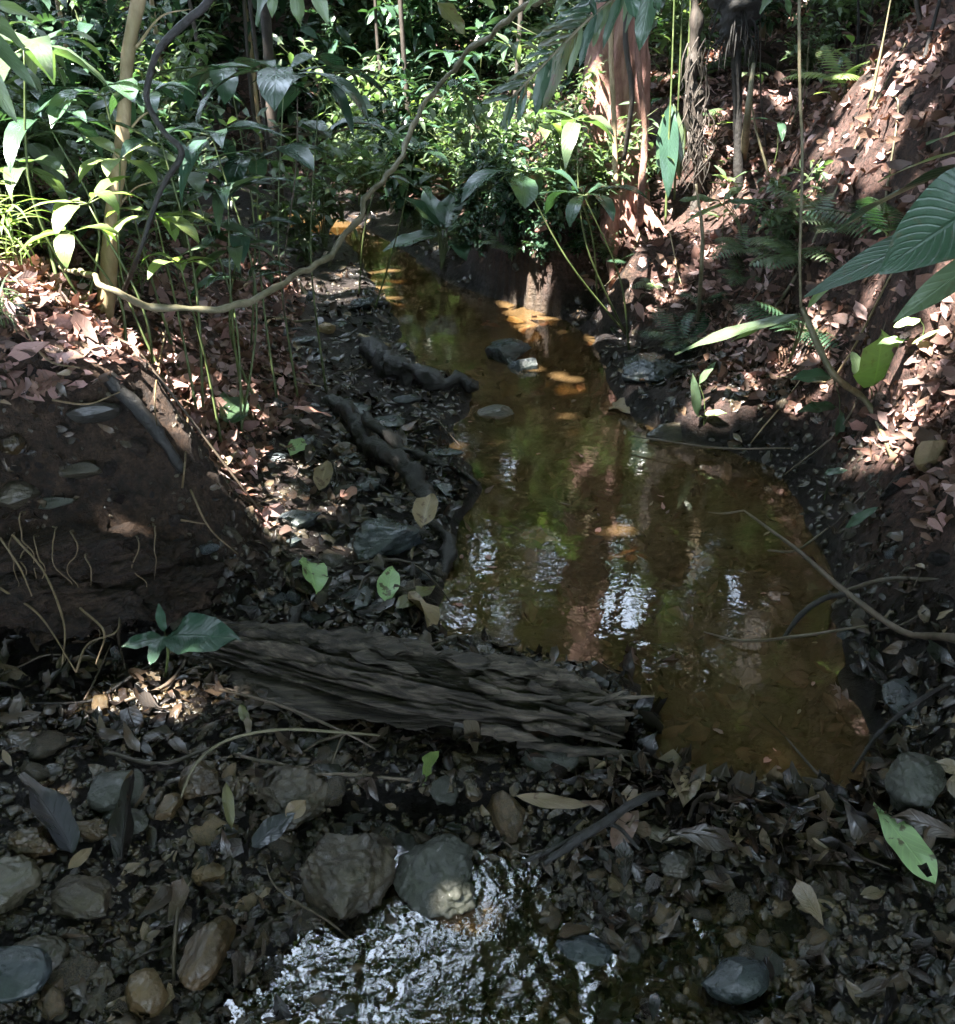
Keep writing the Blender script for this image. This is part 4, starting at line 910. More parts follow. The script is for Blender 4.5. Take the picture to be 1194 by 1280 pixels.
# pale banded stem on the left, with a thin dark vine beside it
g = G(122, 392)
o = thing('pale_sapling', 'pale banded sapling trunk rising through sunlit leaves on the left', 'tree', g)
path = [g - [0, 0, .05], D(135,320,g[1]+.02), D(146,230,g[1]+.05), D(155,150,g[1]+.08), D(160,80,g[1]+.1), D(172,0,g[1]+.1), D(190,-120,g[1]+.12), D(205,-260,g[1]+.15)]
branch('trunk', path, [.030, .026, .022, .020, .019, .018, .016, .013], 'palebark', None, noise=.12, nsc=9, parent=o, sides=14, n=12, jitter=.01)
for k, (px, py) in enumerate([(150,180),(140,270),(170,60)]):
    q0 = D(px, py, g[1] + .06); branch('twig', [q0, q0 + np.array([.08, .02, .08]), q0 + np.array([.16, .05, .1])], [.005, .003, .001], 'palebark', None, parent=o, sides=5)
cr = link('crown', shr[4][0], o); q0 = D(205, -260, g[1] + .15); cr.location = tuple(q0 - g + np.array([-.9, .1, .9])); 
# leaf whorls round it
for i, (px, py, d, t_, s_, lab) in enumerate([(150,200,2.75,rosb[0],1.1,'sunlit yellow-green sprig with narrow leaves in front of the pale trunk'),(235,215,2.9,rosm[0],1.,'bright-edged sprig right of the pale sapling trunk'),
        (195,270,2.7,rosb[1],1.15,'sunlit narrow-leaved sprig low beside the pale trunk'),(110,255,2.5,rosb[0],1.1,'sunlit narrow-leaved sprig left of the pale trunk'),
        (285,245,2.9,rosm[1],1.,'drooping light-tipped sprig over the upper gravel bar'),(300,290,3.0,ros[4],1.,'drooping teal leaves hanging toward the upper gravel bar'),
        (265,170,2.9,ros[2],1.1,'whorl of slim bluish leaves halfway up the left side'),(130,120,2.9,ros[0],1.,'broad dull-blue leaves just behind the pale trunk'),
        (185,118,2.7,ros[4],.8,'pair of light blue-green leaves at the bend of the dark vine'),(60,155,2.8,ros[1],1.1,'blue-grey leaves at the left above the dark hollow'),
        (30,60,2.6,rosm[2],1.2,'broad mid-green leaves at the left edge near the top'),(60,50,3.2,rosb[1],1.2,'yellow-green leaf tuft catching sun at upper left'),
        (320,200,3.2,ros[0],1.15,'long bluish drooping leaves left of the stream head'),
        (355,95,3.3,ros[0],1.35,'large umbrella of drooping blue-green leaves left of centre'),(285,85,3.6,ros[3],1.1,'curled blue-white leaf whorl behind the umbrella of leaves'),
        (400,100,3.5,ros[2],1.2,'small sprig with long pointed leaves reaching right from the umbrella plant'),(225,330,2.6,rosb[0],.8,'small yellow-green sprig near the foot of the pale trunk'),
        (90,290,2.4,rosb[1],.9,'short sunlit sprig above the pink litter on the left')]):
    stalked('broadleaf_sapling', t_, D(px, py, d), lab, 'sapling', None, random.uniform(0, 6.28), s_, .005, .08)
for i, (px, py, s_, t_) in enumerate([(20,345,.8,0),(75,330,.7,1),(35,300,.9,1),(170,370,.6,0),(205,345,.7,2),(10,400,.5,3),(110,370,.5,3),(260,340,.6,2)]):
    p = G(px, py); put('grass_tuft', grs[t_], p, 'tuft of long narrow grassy leaves on the sunlit left bank top', 'grass tuft', 'grassy tufts on the left bank top', random.uniform(0, 6), s_ * .75)
# dark climbing vine
dv = 2.45
branch('climbing_vine', [G(140,392), D(165,340,dv), D(200,240,dv), D(227,192,dv), D(205,165,dv), D(185,130,dv), D(186,100,dv), D(200,60,dv), D(235,25,dv), D(262,0,dv), D(285,-60,dv), D(300,-160,dv)], [.006,.007,.007,.009,.008,.008,.008,.009,.010,.010,.010,.01], 'rotdark', 'dark zigzag vine climbing from the left bank to the top of the picture', 'vine', n=9, noise=.1)
branch('arching_vine', [G(60,330) , D(120,352,2.3), D(195,384,2.3), D(260,388,2.35), D(330,368,2.5), D(395,330,2.8), D(430,292,3.1), D(480,225,3.5), D(515,170,3.8), D(545,115,4.0), D(590,60,3.8), D(650,15,3.5), D(730,-30,3.2), D(820,-90,3.0)], [.006,.008,.009,.009,.009,.010,.010,.010,.010,.010,.010,.010,.010,.009], 'vine', 'long greenish vine arching from the left bank over the stream to the upper right', 'vine', n=16, noise=.35, nsc=26, jitter=.02)
branch('thin_sapling', [D(352,362,3.3)+[0,0,-.1], D(355,330,3.3), D(370,210,3.3), D(372,120,3.3)], [.003,.003,.003,.002], 'twig', 'thin upright dark stem beside the arching vine', 'stem')
# thin cord-like vine on the right, and the leaning stick at its foot
g = G(1120, 582)
branch('leaning_stick', [g, G(1080,530)+[0,0,.07], D(1040,465,2.6), D(1003,385,2.75)], [.006,.010,.011,.009], 'vine', 'smooth brown stick leaning on the right bank below the thin hanging vine', 'stick', n=8)
branch('hanging_vine', [D(1001,384,2.75), D(1000,320,2.75), D(1003,200,2.75), D(1000,110,2.75), D(999,0,2.75), D(1000,-150,2.75), D(1004,-420,2.75)], [.0045]*7, 'vine', 'thin straight hanging vine right of the dark forked trunk', 'vine', n=8)
# pink-barked tree
g = G(765, 262); dt = g[1] + .12
print('tree base', g)
o = thing('forest_tree', 'red-barked tree trunk, sunlit and rough, at the foot of the right slope', 'tree', [g[0], dt, g[2]])
base = np.array([g[0], dt, g[2]])
m = MB(); tube(m, [(0, 0, -.25), (0, 0, .05), (0.0, 0, .35), (.0, .02, .9), (.03, .04, 1.8), (.1, .1, 4), (.15, .2, 8)], [.25, .21, .175, .16, .15, .13, .09], 64, 44, .34, (16, 16, 3.2), 7)
link('trunk', m.mesh('trunk', M['pinkbark']), o)
for k, (a, r_) in enumerate([(-2.4, .5), (-.9, .45), (.2, .5), (2.8, .55), (-1.6, .35)]):
    e = np.array([math.cos(a) * r_, math.sin(a) * r_, 0]); ez = gz(base[0] + e[0], base[1] + e[1]) - base[2]
    m = MB(); tube(m, [(e * .2 + [0, 0, .42]), (e * .45 + [0, 0, .13 + ez * .45]), (e * .8 + [0, 0, ez * .8 + .02]), (e * 1.25 + [0, 0, ez * 1.2 - .04])], [.05, .06, .04, .015], 10, 8, .3, 12, k)
    link('root', m.mesh('root', M['pinkbark']), o)
ck = link('crown', shr[5][0], o); ck.location = (.9, 1.0, 7.5); ck.scale = (3,) * 3
# woody climbers hanging along it
branch('trunk_climber', [G(800,280), D(802,240,4.3), D(806,160,4.3), D(797,60,4.3), D(800,-60,4.3), D(805,-300,4.3)], [.02,.017,.014,.012,.012,.01], 'pinkbark', 'reddish woody climber hanging just right of the red-barked tree', 'vine', n=9, noise=.25)
branch('trunk_climber', [D(770,230,4.35), D(768,160,4.4), D(764,60,4.45), D(765,-100,4.5)], [.012,.012,.012,.01], 'palebark', 'pale root hanging straight down the middle of the red-barked tree', 'root', n=9, noise=.15)
branch('trunk_climber', [D(780,200,4.4), D(790,120,4.3), D(782,40,4.3), D(790,-80,4.3)], [.01,.012,.012,.01], 'bark', 'dark root twisting on the right edge of the red-barked tree', 'root', n=9, noise=.2)
g = G(925, 232)
o = thing('small_tree', 'dark slim trunk topped by a black shaggy mass, on the right slope', 'tree', g)
branch('trunk', [g - [0,0,.05], D(922,140,g[1]), D(920,60,g[1]), D(918,-40,g[1]), D(915,-300,g[1])], [.026,.024,.028,.03,.03], 'blackbark', None, parent=o, n=10, noise=.2)
m = MB(); q0 = D(920, 25, g[1]) - g; tube(m, [q0 + [0,0,-.17], q0 + [.005,0,-.05], q0 + [0,0,.1], q0+[0,0,.4]], [.03,.075,.11,.1], 18, 10, .6, 22, 5)
for k in range(60):
    a = random.uniform(0, 6.28); p = q0 + np.array([math.cos(a) * .07, math.sin(a) * .07, random.uniform(-.1, .25)]); tube(m, [p, p + np.array([math.cos(a) * .05, math.sin(a) * .05, -.05]), p + np.array([math.cos(a) * .06, math.sin(a) * .06, -.16])], [.006, .005, .001], 4, 3)
link('shaggy_sheath', m.mesh('shaggy_sheath', M['blackbark']), o)
g = G(868, 255)
o = thing('small_tree', 'leaning fibrous brown stem hung with debris, left of the dark slim trunk', 'tree', g)
branch('trunk', [g - [0,0,.05], D(872,200,g[1]), D(866,120,g[1]), D(872,40,g[1]), D(866,-60,g[1]), D(860,-260,g[1])], [.03,.035,.045,.035,.03,.03], 'bark', None, parent=o, n=12, noise=.55, nsc=14, jitter=.02)
m = MB()
for k in range(46):
    q0 = D(random.uniform(856, 884), random.uniform(40, 200), g[1] - .04) - g; tube(m, [q0, q0 + np.array([random.gauss(0, .03), -.02, -.08]), q0 + np.array([random.gauss(0, .04), -.03, -.2])], [.005, .004, .001], 4, 3)
link('hanging_fibres', m.mesh('hanging_fibres', M['bark']), o)
branch('broken_sapling', [G(872,402), D(876,350,3.7), D(878,290,3.7), D(870,230,3.7)], [.008,.009,.007,.004], 'vine', 'thin pale broken stem standing in front of the right slope', 'stem')
branch('broken_sapling', [G(930,200), D(934,150,4.6), D(942,80,4.7)], [.02,.018,.01], 'vine', 'olive stub leaning beside the dark slim trunk', 'stem')
for i, (px, y0) in enumerate([(843,170),(832,200),(855,120)]):
    g = G(px, y0 + 80); branch('slim_sapling', [g, D(px + 3, y0, g[1]), D(px + 8, y0 - 110, g[1]), D(px + 14, y0 - 300, g[1])], [.007,.006,.005,.004], 'stem', 'thin green stem between the red-barked tree and the shaggy trunk', 'stem', group='thin green stems beside the red-barked tree')

# broad-leaved plant at the head of the pool
g = G(552, 335)
o = thing('broadleaf_plant', 'low plant with huge glossy oval leaves standing at the water edge', 'plant', g)
for i, (p1, p2, w, d1, d2, dr) in enumerate([((552,290),(505,245),.52,0,-.1,.3),((548,292),(480,312),.34,0,-.25,.3),((560,288),(612,262),.42,0,.0,.4),((556,285),(570,240),.55,0,.25,.3),((562,300),(592,330),.5,0,-.2,.9),((560,290),(620,300),.36,0,-.1,.6),((550,285),(530,238),.5,.1,.3,.3)]):
    leafobj('leaf', D(*p1, g[1] + d1) - g, D(*p2, g[1] + d2) - g, w, 'teal', None, None, None, np.array([0, -.35, 1.]), parent=o, droop=dr, wav=.06)
    m = MB(); tube(m, [(0, 0, -.02), (D(*p1, g[1] + d1) - g) * .6, D(*p1, g[1] + d1) - g], [.008, .007, .005], 6, 5); link('stem', m.mesh('stem', M['stem']), o)
# shrubs round the foot of the red-barked tree
for i, (px, py, t_, s_, lab) in enumerate([(640,300,shr[4],.55,'dark glossy shrub right of the broad-leaved plant'),(700,285,shr[0],.75,'sunlit small-leaved shrub in front of the red-barked tree'),(590,290,shr[1],.6,'teal-leaved shrub behind the broad-leaved plant'),
        (745,275,shr[2],.7,'pale-leaved low shrub at the foot of the red-barked tree'),(660,270,shr[2],.8,'fine-leaved shrub left of the red-barked tree'),(620,250,shr[0],.7,'mid-green shrub uphill of the broad-leaved plant'),(500,262,shr[1],.45,'dark shrub overhanging the head of the stream'),(690,310,shr[1],.45,'low dark-leaved shrub over the shaded water edge'),(470,240,shr[2],.5,'small-leaved shrub at the right of the stream head'),(735,268,shr[3],.85,'pale leafy shrub half hiding the red trunk base'),(790,262,shr[2],.7,'small shrub right of the red trunk base'),(700,250,shr[5],.5,'broad-leaved shrub left of the red trunk base')]):
    put('leafy_shrub', t_, G(px, py), lab, 'shrub', None, random.uniform(0, 6), s_)
for i, (px, py, d, t_, s_, lab) in enumerate([(650,215,4.4,ros[3],1.2,'umbrella of wide grey-green leaves above the shrubs at the tree foot'),(730,245,4.2,ros[0],1.,'blue-green leaf whorl just left of the red trunk base'),(680,155,4.5,rosb[1],1.1,'yellow-lit leaf tuft left of the red trunk'),
        (720,150,4.3,rosm[2],1.,'light green broad leaves in front of the red trunk'),(490,170,5.5,rosm[0],1.2,'sprig of pale leaves behind the arching vine'),(560,70,5,ros[2],1.,'five-leaved sprig against the dark gap at top centre'),(640,60,4.8,rosm[1],1.,'white-lit leaf spray left of the red trunk near the top'),(520,190,4.8,ros[4],1.1,'blue-green sprig hanging over the stream head')]):
    stalked('broadleaf_sapling', t_, D(px, py, d), lab, 'sapling', None, random.uniform(0, 6.28), s_, .006, .1)
for i, (px, py, t_, s_, lab) in enumerate([(555,205,frn[3],1.2,'sunlit pale fern behind the arching vine'),(610,195,frn[0],1.,'feathery fern right of the sunlit pale fern'),(500,205,frn[2],1.,'dark fern at the head of the stream'),(450,225,frn[0],.8,'small fern left of the dark fern'),(1060,110,frn[3],.9,'bright yellow-green fern high on the right slope'),
        (1000,330,frn[1],.8,'green fern spreading behind the thin hanging vine'),(1040,290,frn[0],.7,'fern fronds above the big right-hand leaves'),(1000,420,frn[2],.7,'dark fern at the foot of the leaning stick'),(860,430,frn[2],.6,'grey-green fern drooping toward the black rock')]):
    put('fern', t_, G(px, py), lab, 'fern', None, random.uniform(0, 6), s_, ('frond', 'rachis'))
g = G(930, 300); seedling(g, [(D(900,252,g[1]), D(850,250,g[1]-.1), .26), (D(905,255,g[1]), D(855,278,g[1]-.05), .14), (D(910,252,g[1]), D(980,262,g[1]+.05), .2), (D(905,250,g[1]), D(930,232,g[1]+.1), .3)], 'arching plant with slim light-edged leaves on the middle of the right slope', .003, mats=['mid', 'bright', 'teal'])
g = G(835, 250); seedling(g, [(D(838,130,g[1]-.1), D(822,215,g[1]-.15), .2), (D(842,130,g[1]-.1), D(850,225,g[1]-.12), .2), (D(838,128,g[1]-.1), D(835,245,g[1]-.2), .22)], 'sapling with three long drooping olive leaves beside the red-barked tree', .006, mats=['teal', 'mid'])
g = G(985, 455); seedling(g, [(D(1000,392,g[1]-.3), D(915,425,g[1]-.2), .16), (D(1005,395,g[1]-.3), D(845,440,g[1]-.1), .12), (D(1010,385,g[1]-.3), D(1060,330,g[1]-.3), .2)], 'dark plant with very long strap leaves over the right bank', .004, mats=['mid', 'mid', 'bright'])

# big leaves entering from the right
b = np.array([1.55, 1.55, gz(1.55, 1.55)])
o = thing('large_leaf_plant', 'plant beyond the right edge whose huge ribbed leaves reach into the picture', 'plant', b)
hub = D(1300, 235, 1.62)
for i, (p1, p2, w, d1, d2, mt, sh, zh) in enumerate([((1262,190),(1046,286),.30,1.62,1.72,'bigleaf','ell',(-.1,.25,1)),((1290,212),(1105,335),.48,1.60,1.50,'bigleaf','ell',(.1,-.9,.8)),((1270,250),(1010,368),.17,1.58,1.66,'bigleaf','lobe',(0,-.8,.8)),
        ((1270,160),(1160,178),.3,1.62,1.6,'mid','ell',(0,.2,1)),((1260,300),(1120,400),.24,1.55,1.55,'mid','lobe',(0,-.7,.8)),((1250,180),(1100,225),.16,1.7,1.8,'mid','ell',(0,.1,1))]):
    a_ = D(*p1, d1); t_ = D(*p2, d2)
    leafobj('leaf', a_ - b, t_ - b, w, mt, None, None, None, np.array(zh, float), parent=o, droop=.35, wav=.05, seg=18)
    m = MB(); tube(m, [(0, 0, -.05), (a_ - b) * .5 + np.array([.1, 0, 0]), a_ - b], [.012, .009, .004], 7, 6); link('stem', m.mesh('stem', M['stem']), o)
# foliage hanging into the top of the picture
def hang(twig, leaves, label, mt, group=None, r=.004):
    b = np.array(twig[0]); o = thing('overhanging_branch', label, 'branch', b, group)
    branch('twig', twig, [r] * len(twig), 'vine', None, parent=o, sides=6)
    for a_, t_, w, mm in leaves:
        leafobj('leaf', np.array(a_) - b, np.array(t_) - b, w, mm or mt, None, None, None, np.array([random.gauss(0, .2), -.6, 1.]), parent=o, droop=.4)
d = 2.3
hang([D(330,-200,d), D(350,-60,d), D(392,-20,d)], [(D(345,-40,d), D(340,22,d), .34, None), (D(350,-50,d), D(320,30,d), .3, None), (D(372,-40,d), D(375,32,d), .4, None), (D(385,-35,d), D(410,30,d), .34, 'mid'), (D(392,-20,d), D(430,5,d), .4, 'teal')], 'leafy twig tip hanging into the top left of centre', 'mid')
d = 3.0
hang([D(560,-200,d), D(562,-60,d), D(548,-5,d)], [(D(545,2,d), D(582,44,d), .55, 'olive'), (D(560,-20,d), D(605,2,d), .35, 'bright'), (D(560,-30,d), D(620,10,d), .3, 'bright')], 'twig with one round olive leaf hanging at top centre', 'olive')
d = 2.6; fr = [D(880,-120,d), D(800,-30,d), D(740,20,d), D(690,70,d), D(640,122,d)]
fc, _ = smooth_path(fr, [1] * 5, 9); lv = []
for k in range(5, len(fc), 1):
    t_ = fc[min(k + 1, len(fc) - 1)] - fc[k - 1]; t_ /= np.linalg.norm(t_)
    for sg in (-1, 1):
        sd_ = np.array([.35, 0, -1.]) if sg > 0 else np.array([-.9, 0.1, .35]); e = fc[k] + (t_ * .8 + sd_ * .7) * random.uniform(.10, .17) * (1.15 - k / len(fc) * .6); 
        if random.random() < .72: lv.append((fc[k], fc[k] + (e - fc[k]) * random.uniform(.5, 1.05) + np.array([random.gauss(0, .012), 0, random.gauss(0, .012)]), random.uniform(.16, .3), random.choice(['mid', 'olive', 'teal'])))
hang(fr, lv, 'drooping feathery frond crossing the top right of centre', 'mid')
d = 2.2
hang([D(760,-160,d), D(770,-60,d), D(800,-30,d)], [(D(700,-50,d), D(745,15,d), .5, 'teal'), (D(775,-40,d), D(795,22,d), .5, 'teal'), (D(800,-30,d), D(825,15,d), .6, 'teal'), (D(740,-40,d), D(690,18,d), .4, 'mid'), (D(700,-30,d), D(655,15,d), .3, 'bright')], 'broad blue-green leaves hanging over the top of the red trunk', 'teal')
d = 2.4
hang([D(960,-150,d), D(960,-50,d), D(975,-20,d)], [(D(965,-25,d), D(990,22,d), .4, 'mid'), (D(975,-20,d), D(950,16,d), .4, 'mid'), (D(970,-30,d), D(1010,0,d), .4, 'bright')], 'leafy twig tip at the top right beside the thin hanging vine', 'mid')
d = 1.9
hang([D(-120,-40,d), D(-50,0,d), D(0,20,d)], [(D(-40,0,d), D(30,60,d), .3, None), (D(-40,20,d), D(45,110,d), .22, None), (D(-50,40,d), D(20,150,d), .25, None), (D(-30,0,d), D(50,25,d), .25, 'bright')], 'dark green leaves entering at the upper left edge', 'mid')

# twigs over the right part of the pool
w0 = D(930, 638, 2.5); 
tw = thing('forked_branch', 'long bare branch slanting over the right of the pool, with forked side twigs', 'branch', G(1250, 860))
b = np.array(tw.location)
branch('main_stem', [b, G(1194,824)+[0,0,.05], PZ(1130,790,.13), PZ(1055,738,.14), PZ(1000,690,.12), PZ(960,660,.10), PZ(930,638,.09)], [.011,.010,.009,.008,.006,.005,.003], 'twig', None, parent=tw)
branch('side_twig', [PZ(930,638,.09), PZ(905,642,.08), PZ(885,640,.06)], [.003,.0025,.001], 'twig', None, parent=tw)
branch('side_twig', [PZ(1060,742,.14), PZ(1030,748,.1), PZ(1000,770,.05), PZ(975,805,-.02)], [.007,.008,.008,.005], 'rotdark', None, parent=tw)
branch('side_twig', [PZ(1058,738,.14), PZ(1110,724,.17), PZ(1194,726,.25)], [.006,.006,.005], 'twig', None, parent=tw)
branch('side_twig', [PZ(960,688,.05), PZ(995,688,.08), PZ(1035,660,.14)], [.003,.004,.003], 'twig', None, parent=tw)
branch('fallen_twig', [PZ(880,790,.0), PZ(930,801,.015), PZ(1000,795,.03), PZ(1085,782,.10)], [.002,.004,.004,.003], 'twig', 'thin twig lying almost level on the right of the pool surface', 'twig')
branch('fallen_twig', [PZ(1065,965,.02), PZ(1100,915,.10), PZ(1150,875,.2), PZ(1194,850,.3), PZ(1240,830,.4)], [.003,.005,.005,.004,.004], 'rotdark', 'dark twig bent over the near right corner of the pool', 'twig')
branch('fallen_twig', [PZ(1075,1020,.05), PZ(1020,965,.03), PZ(985,925,.0), PZ(940,880,-.02)], [.004,.003,.0025,.001], 'twig', 'fine brown twig dipping into the pool above the bright torn leaf', 'twig')
branch('fallen_twig', [PZ(790,545,.04), PZ(900,560,.06), PZ(990,560,.14)], [.003,.004,.003], 'twig', 'long thin twig along the far right shore of the pool', 'twig')
branch('fallen_twig', [PZ(800,1062,.05), PZ(760,1030,.05), PZ(690,1062,.04), PZ(652,1078,.03)], [.003,.005,.005,.003], 'rotdark', 'black glossy twig across the debris dam', 'twig')
branch('fallen_twig', [PZ(680,1080,.03), PZ(730,1045,.06), PZ(800,1000,.08), PZ(830,990,.07)], [.006,.009,.009,.005], 'rotdark', 'thicker black stick lying diagonally on the debris dam', 'stick', noise=.3)
branch('arching_twig', [PZ(225,1000,.05), PZ(245,955,.12), PZ(285,925,.14), PZ(350,912,.13), PZ(420,915,.11), PZ(475,919,.08)], [.0025,.003,.003,.003,.003,.002], 'vine', 'thin olive twig arching in front of the dark log', 'twig')
branch('fallen_twig', [PZ(135,940,.1), PZ(200,955,.08), PZ(262,935,.08)], [.004,.005,.003], 'twig', 'grey twig on the near gravel under the left bank', 'twig')
branch('fallen_twig', [PZ(275,862,.1), PZ(345,880,.12), PZ(430,915,.1), PZ(475,940,.05)], [.003,.003,.003,.002], 'twig', 'straight thin twig crossing the dark space before the log', 'twig')
branch('fallen_twig', [PZ(370,970,.05), PZ(430,968,.06), PZ(525,976,.05)], [.003,.004,.003], 'twig', 'level brown twig in front of the log', 'twig')
# roots on the left bank face
rts = [[(15,668),(55,715),(80,780),(78,830)],[(0,672),(25,710),(40,745)],[(238,612),(262,660),(298,693)],[(226,650),(258,655)],[(95,840),(110,805),(145,790),(150,765)],
       [(228,610),(232,570),(235,500),(230,440)],[(100,760),(130,790),(120,830)],[(210,400),(195,480),(196,535)],[(200,410),(225,450),(260,500)],[(0,735),(50,770),(95,840)],[(30,410),(60,450),(100,460)],[(65,500),(110,505),(150,490)]]
for i, rr in enumerate(rts):
    pts = [G(a, c_) + (lambda g_: (CAMP - g_) / np.linalg.norm(CAMP - g_))(G(a, c_)) * (.16 if i in (0, 1, 4, 6, 9) else .03) for a, c_ in rr]
    branch('bank_root', pts, [.0034] + [.0026] * (len(pts) - 2) + [.0015], 'root', 'thin pale root trailing over the face of the left bank', 'root', group='roots trailing over the left bank', sides=6)
for i in range(9):
    px, py = random.uniform(5, 245), random.uniform(640, 700); g_ = G(px, py); tc_ = (CAMP - g_) / np.linalg.norm(CAMP - g_); p0 = g_ + tc_ * .14; L_ = random.uniform(.08, .24); pts = [g_ + tc_ * .05, p0]
    for k in range(1, 6): pts.append(p0 + np.array([random.gauss(0, .007) * k ** .5, -.012 * k + random.gauss(0, .003), -L_ * k / 5]))
    branch('hanging_rootlet', pts, [.0022, .002, .0018, .0015, .0013, .001, .0006], 'root', 'hair-thin rootlet dangling from the undercut left bank', 'root', 5, 5, .2, 60, 'rootlets dangling from the left bank', jitter=.01)
for i, (px, py, t_, s_) in enumerate([(600,322,shr[1],.32),(640,326,shr[4],.26),(680,332,shr[1],.3),(575,318,shr[0],.36),(722,322,shr[4],.24),(655,300,shr[1],.36),(610,300,shr[4],.26),(755,330,shr[2],.3),(540,300,shr[1],.34),(520,285,shr[0],.3)]):
    put('leafy_shrub', t_, G(px, py), 'low dark leafy plant on the shaded earth above the pool head', 'shrub', 'low plants above the pool head', random.uniform(0, 6), s_)
for i, (px, py, s_) in enumerate([(630,310,.5),(700,315,.45),(585,300,.5),(780,330,.4),(820,360,.35),(880,380,.4),(930,350,.4)]):
    put('fern', frn[2 if i % 2 else 0], G(px, py), 'small dark fern on the shaded bank right of the pool head', 'fern', 'small ferns right of the pool head', random.uniform(0, 6), s_, ('frond', 'rachis'))
for i in range(46):          # woody stems and dead sticks standing in the right slope
    y = random.uniform(2.9, 7.5); x = random.uniform(1.5, .72 * y + .3)
    if sdf(np.array([x]), np.array([y]))[0] < .4: continue
    b_ = np.array([x, y, gz(x, y) - .02]); h_ = random.uniform(.2, .9); a = random.uniform(0, 6.28); ln_ = random.uniform(.05, .7)
    d_ = np.array([math.cos(a) * ln_, math.sin(a) * ln_ * .6, 1.]) * h_; d_ /= max(1, np.linalg.norm(d_) / h_)
    branch('standing_stick', [b_, b_ + d_ * .5 + np.array([random.gauss(0, .02), 0, random.gauss(0, .02)]), b_ + d_], [random.uniform(.004, .011), .005, .002], random.choice(['twig', 'bark', 'blackbark', 'vine']), 'thin dead stick poking out of the litter of the right slope', 'stick', 6, 6, .2, 30, 'sticks poking out of the right slope')
print('heroes done')

# ------------------------------------------------------------------ countless small things
def scatter_xy(n, r0, r1, a0, a1, pw=1.0):
    r = r0 * (r1 / r0) ** (rng.uniform(0, 1, n) ** pw); a = np.radians(rng.uniform(a0, a1, n)); return r * np.sin(a), r * np.cos(a)
lt = [leaf(1, w, 4, f, d, t, c, s_, 2, wv, k) for k, (w, f, d, t, c, s_, wv) in enumerate([(.38,.3,.5,.3,0,'ell',.1),(.45,.5,1.1,0,0,'ell',.1),(.3,.2,-.7,.5,0,'lance',.1),(.5,.1,.3,-.4,1.,'ell',.15),(.34,.6,1.6,.8,0,'ell',.1),(.42,.3,-1.2,0,0,'ob',.15),(.28,.7,.4,1.2,0,'lance',.1),(.5,.2,.8,.2,-1.,'heart',.12)])]
def leaf_frames(x, y, tilt):
    n = len(x); N = nrm(x, y); a = rng.uniform(0, 6.283, n); N = N + rng.normal(0, tilt, (n, 3)); N /= np.linalg.norm(N, axis=1)[:, None]
    Yd = np.stack([np.cos(a), np.sin(a), 0 * a], 1); Yd = Yd - N * (Yd * N).sum(1)[:, None]
    return basis_n(Yd, N)
def litter(name, n, r0, r1, a0, a1, cond, size, m, label, tilt=.35, grp=0, glabel=None, gname=None, gcat='leaf', ln=None, lift=.006):
    x, y = scatter_xy(n, r0, r1, a0, a1); s_ = sdf(x, y); h = hfun(x, y); k = cond(x, y, h, s_) & (fbm(np.stack([x, y, 0 * x], 1), 2.6, 3, 55) + .92 > rng.uniform(-.1, 1, n)); x, y, h = x[k], y[k], h[k]
    o_ = np.argsort(np.hypot(x, y) + rng.uniform(0, .6, len(x))); x, y, h = x[o_], y[o_], h[o_]
    B = leaf_frames(x, y, tilt); sz = size * np.minimum(rng.lognormal(0, .48, len(x)), 2.0) * (1 + .05 * np.hypot(x, y)); P = np.stack([x, y, h + lift + rng.uniform(0, .012, len(x))], 1)
    w = rng.integers(0, len(lt), len(x)); tt = rng.uniform(0, 1, len(x)); P = P - B[:, :, 1] * (sz * .5)[:, None]
    g = 0
    if grp:
        ms = []
        for j, tp_ in enumerate(lt):
            mb = MB(); mb.add(tp_[0], tp_[1], tp_[2], j * .13); ms.append(mb.mesh(ln, M[m]))
        pr = proj(P); vis = (pr[:, 0] > 5) & (pr[:, 0] < 1190) & (pr[:, 1] > 5) & (pr[:, 1] < 1275)
        idx_ = np.where(vis)[0][:grp]
        for i in idx_:
            ob = link(ln, ms[w[i]]); ob.matrix_world = mat4(B[i], P[i], sz[i]); tag(ob, glabel, gcat, gname)
        rest = np.ones(len(x), bool); rest[idx_] = False
    else: rest = np.ones(len(x), bool)
    mb = MB()
    for j, tp_ in enumerate(lt):
        k = rest & (w == j); inst(mb, tp_, P[k], B[k] * sz[k][:, None, None], tt[k])
    tag(link(name, mb.mesh(name, M[m])), label, 'leaf litter', kind='stuff')
dry = lambda x, y, h, s_: (s_ > .16) & (h > .13) & ~((y < 2.25) & (x < -.35) & (h < .63)) & ~((y < 1.95) & (x > 0))
litter('leaf_litter', 150000, 1.5, 13, -50, 54, dry, .046, 'litter', 'dry brown and pinkish dead leaves covering the banks', .45, 150, 'dry curled dead leaf lying on the bank', 'dry dead leaves on the banks', 'leaf', 'dead_leaf')
thin_ = lambda x, y: (y > 1.42) | (rng.uniform(size=x.shape) < .30)
wetc = lambda x, y, h, s_: thin_(x, y) & ((y > 1.4) | (h > riffle_z(x, y) - .004)) & (((s_ > .02) & (h < .22)) | ((s_ > .1) & (y < 1.95) & (x > .7))) 
litter('wet_leaf_litter', 27000, .85, 9, -50, 50, wetc, .044, 'wetlitter', 'black sodden leaves matted over the gravel bar and dam', .3, 150, 'blackened wet leaf stuck on the gravel', 'sodden leaves on the gravel', 'leaf', 'sodden_leaf')
dam = lambda x, y, h, s_: (s_ > -.02) & (s_ < .13) & (y < 1.62) & (x > -.25) & (x < .9)
litter('dam_debris', 6500, 1.2, 1.7, -15, 38, dam, .06, 'wetlitter', 'dark leaf debris piled along the dam below the pool', .6, 0, lift=.02)
sunk = lambda x, y, h, s_: (s_ < -.03)
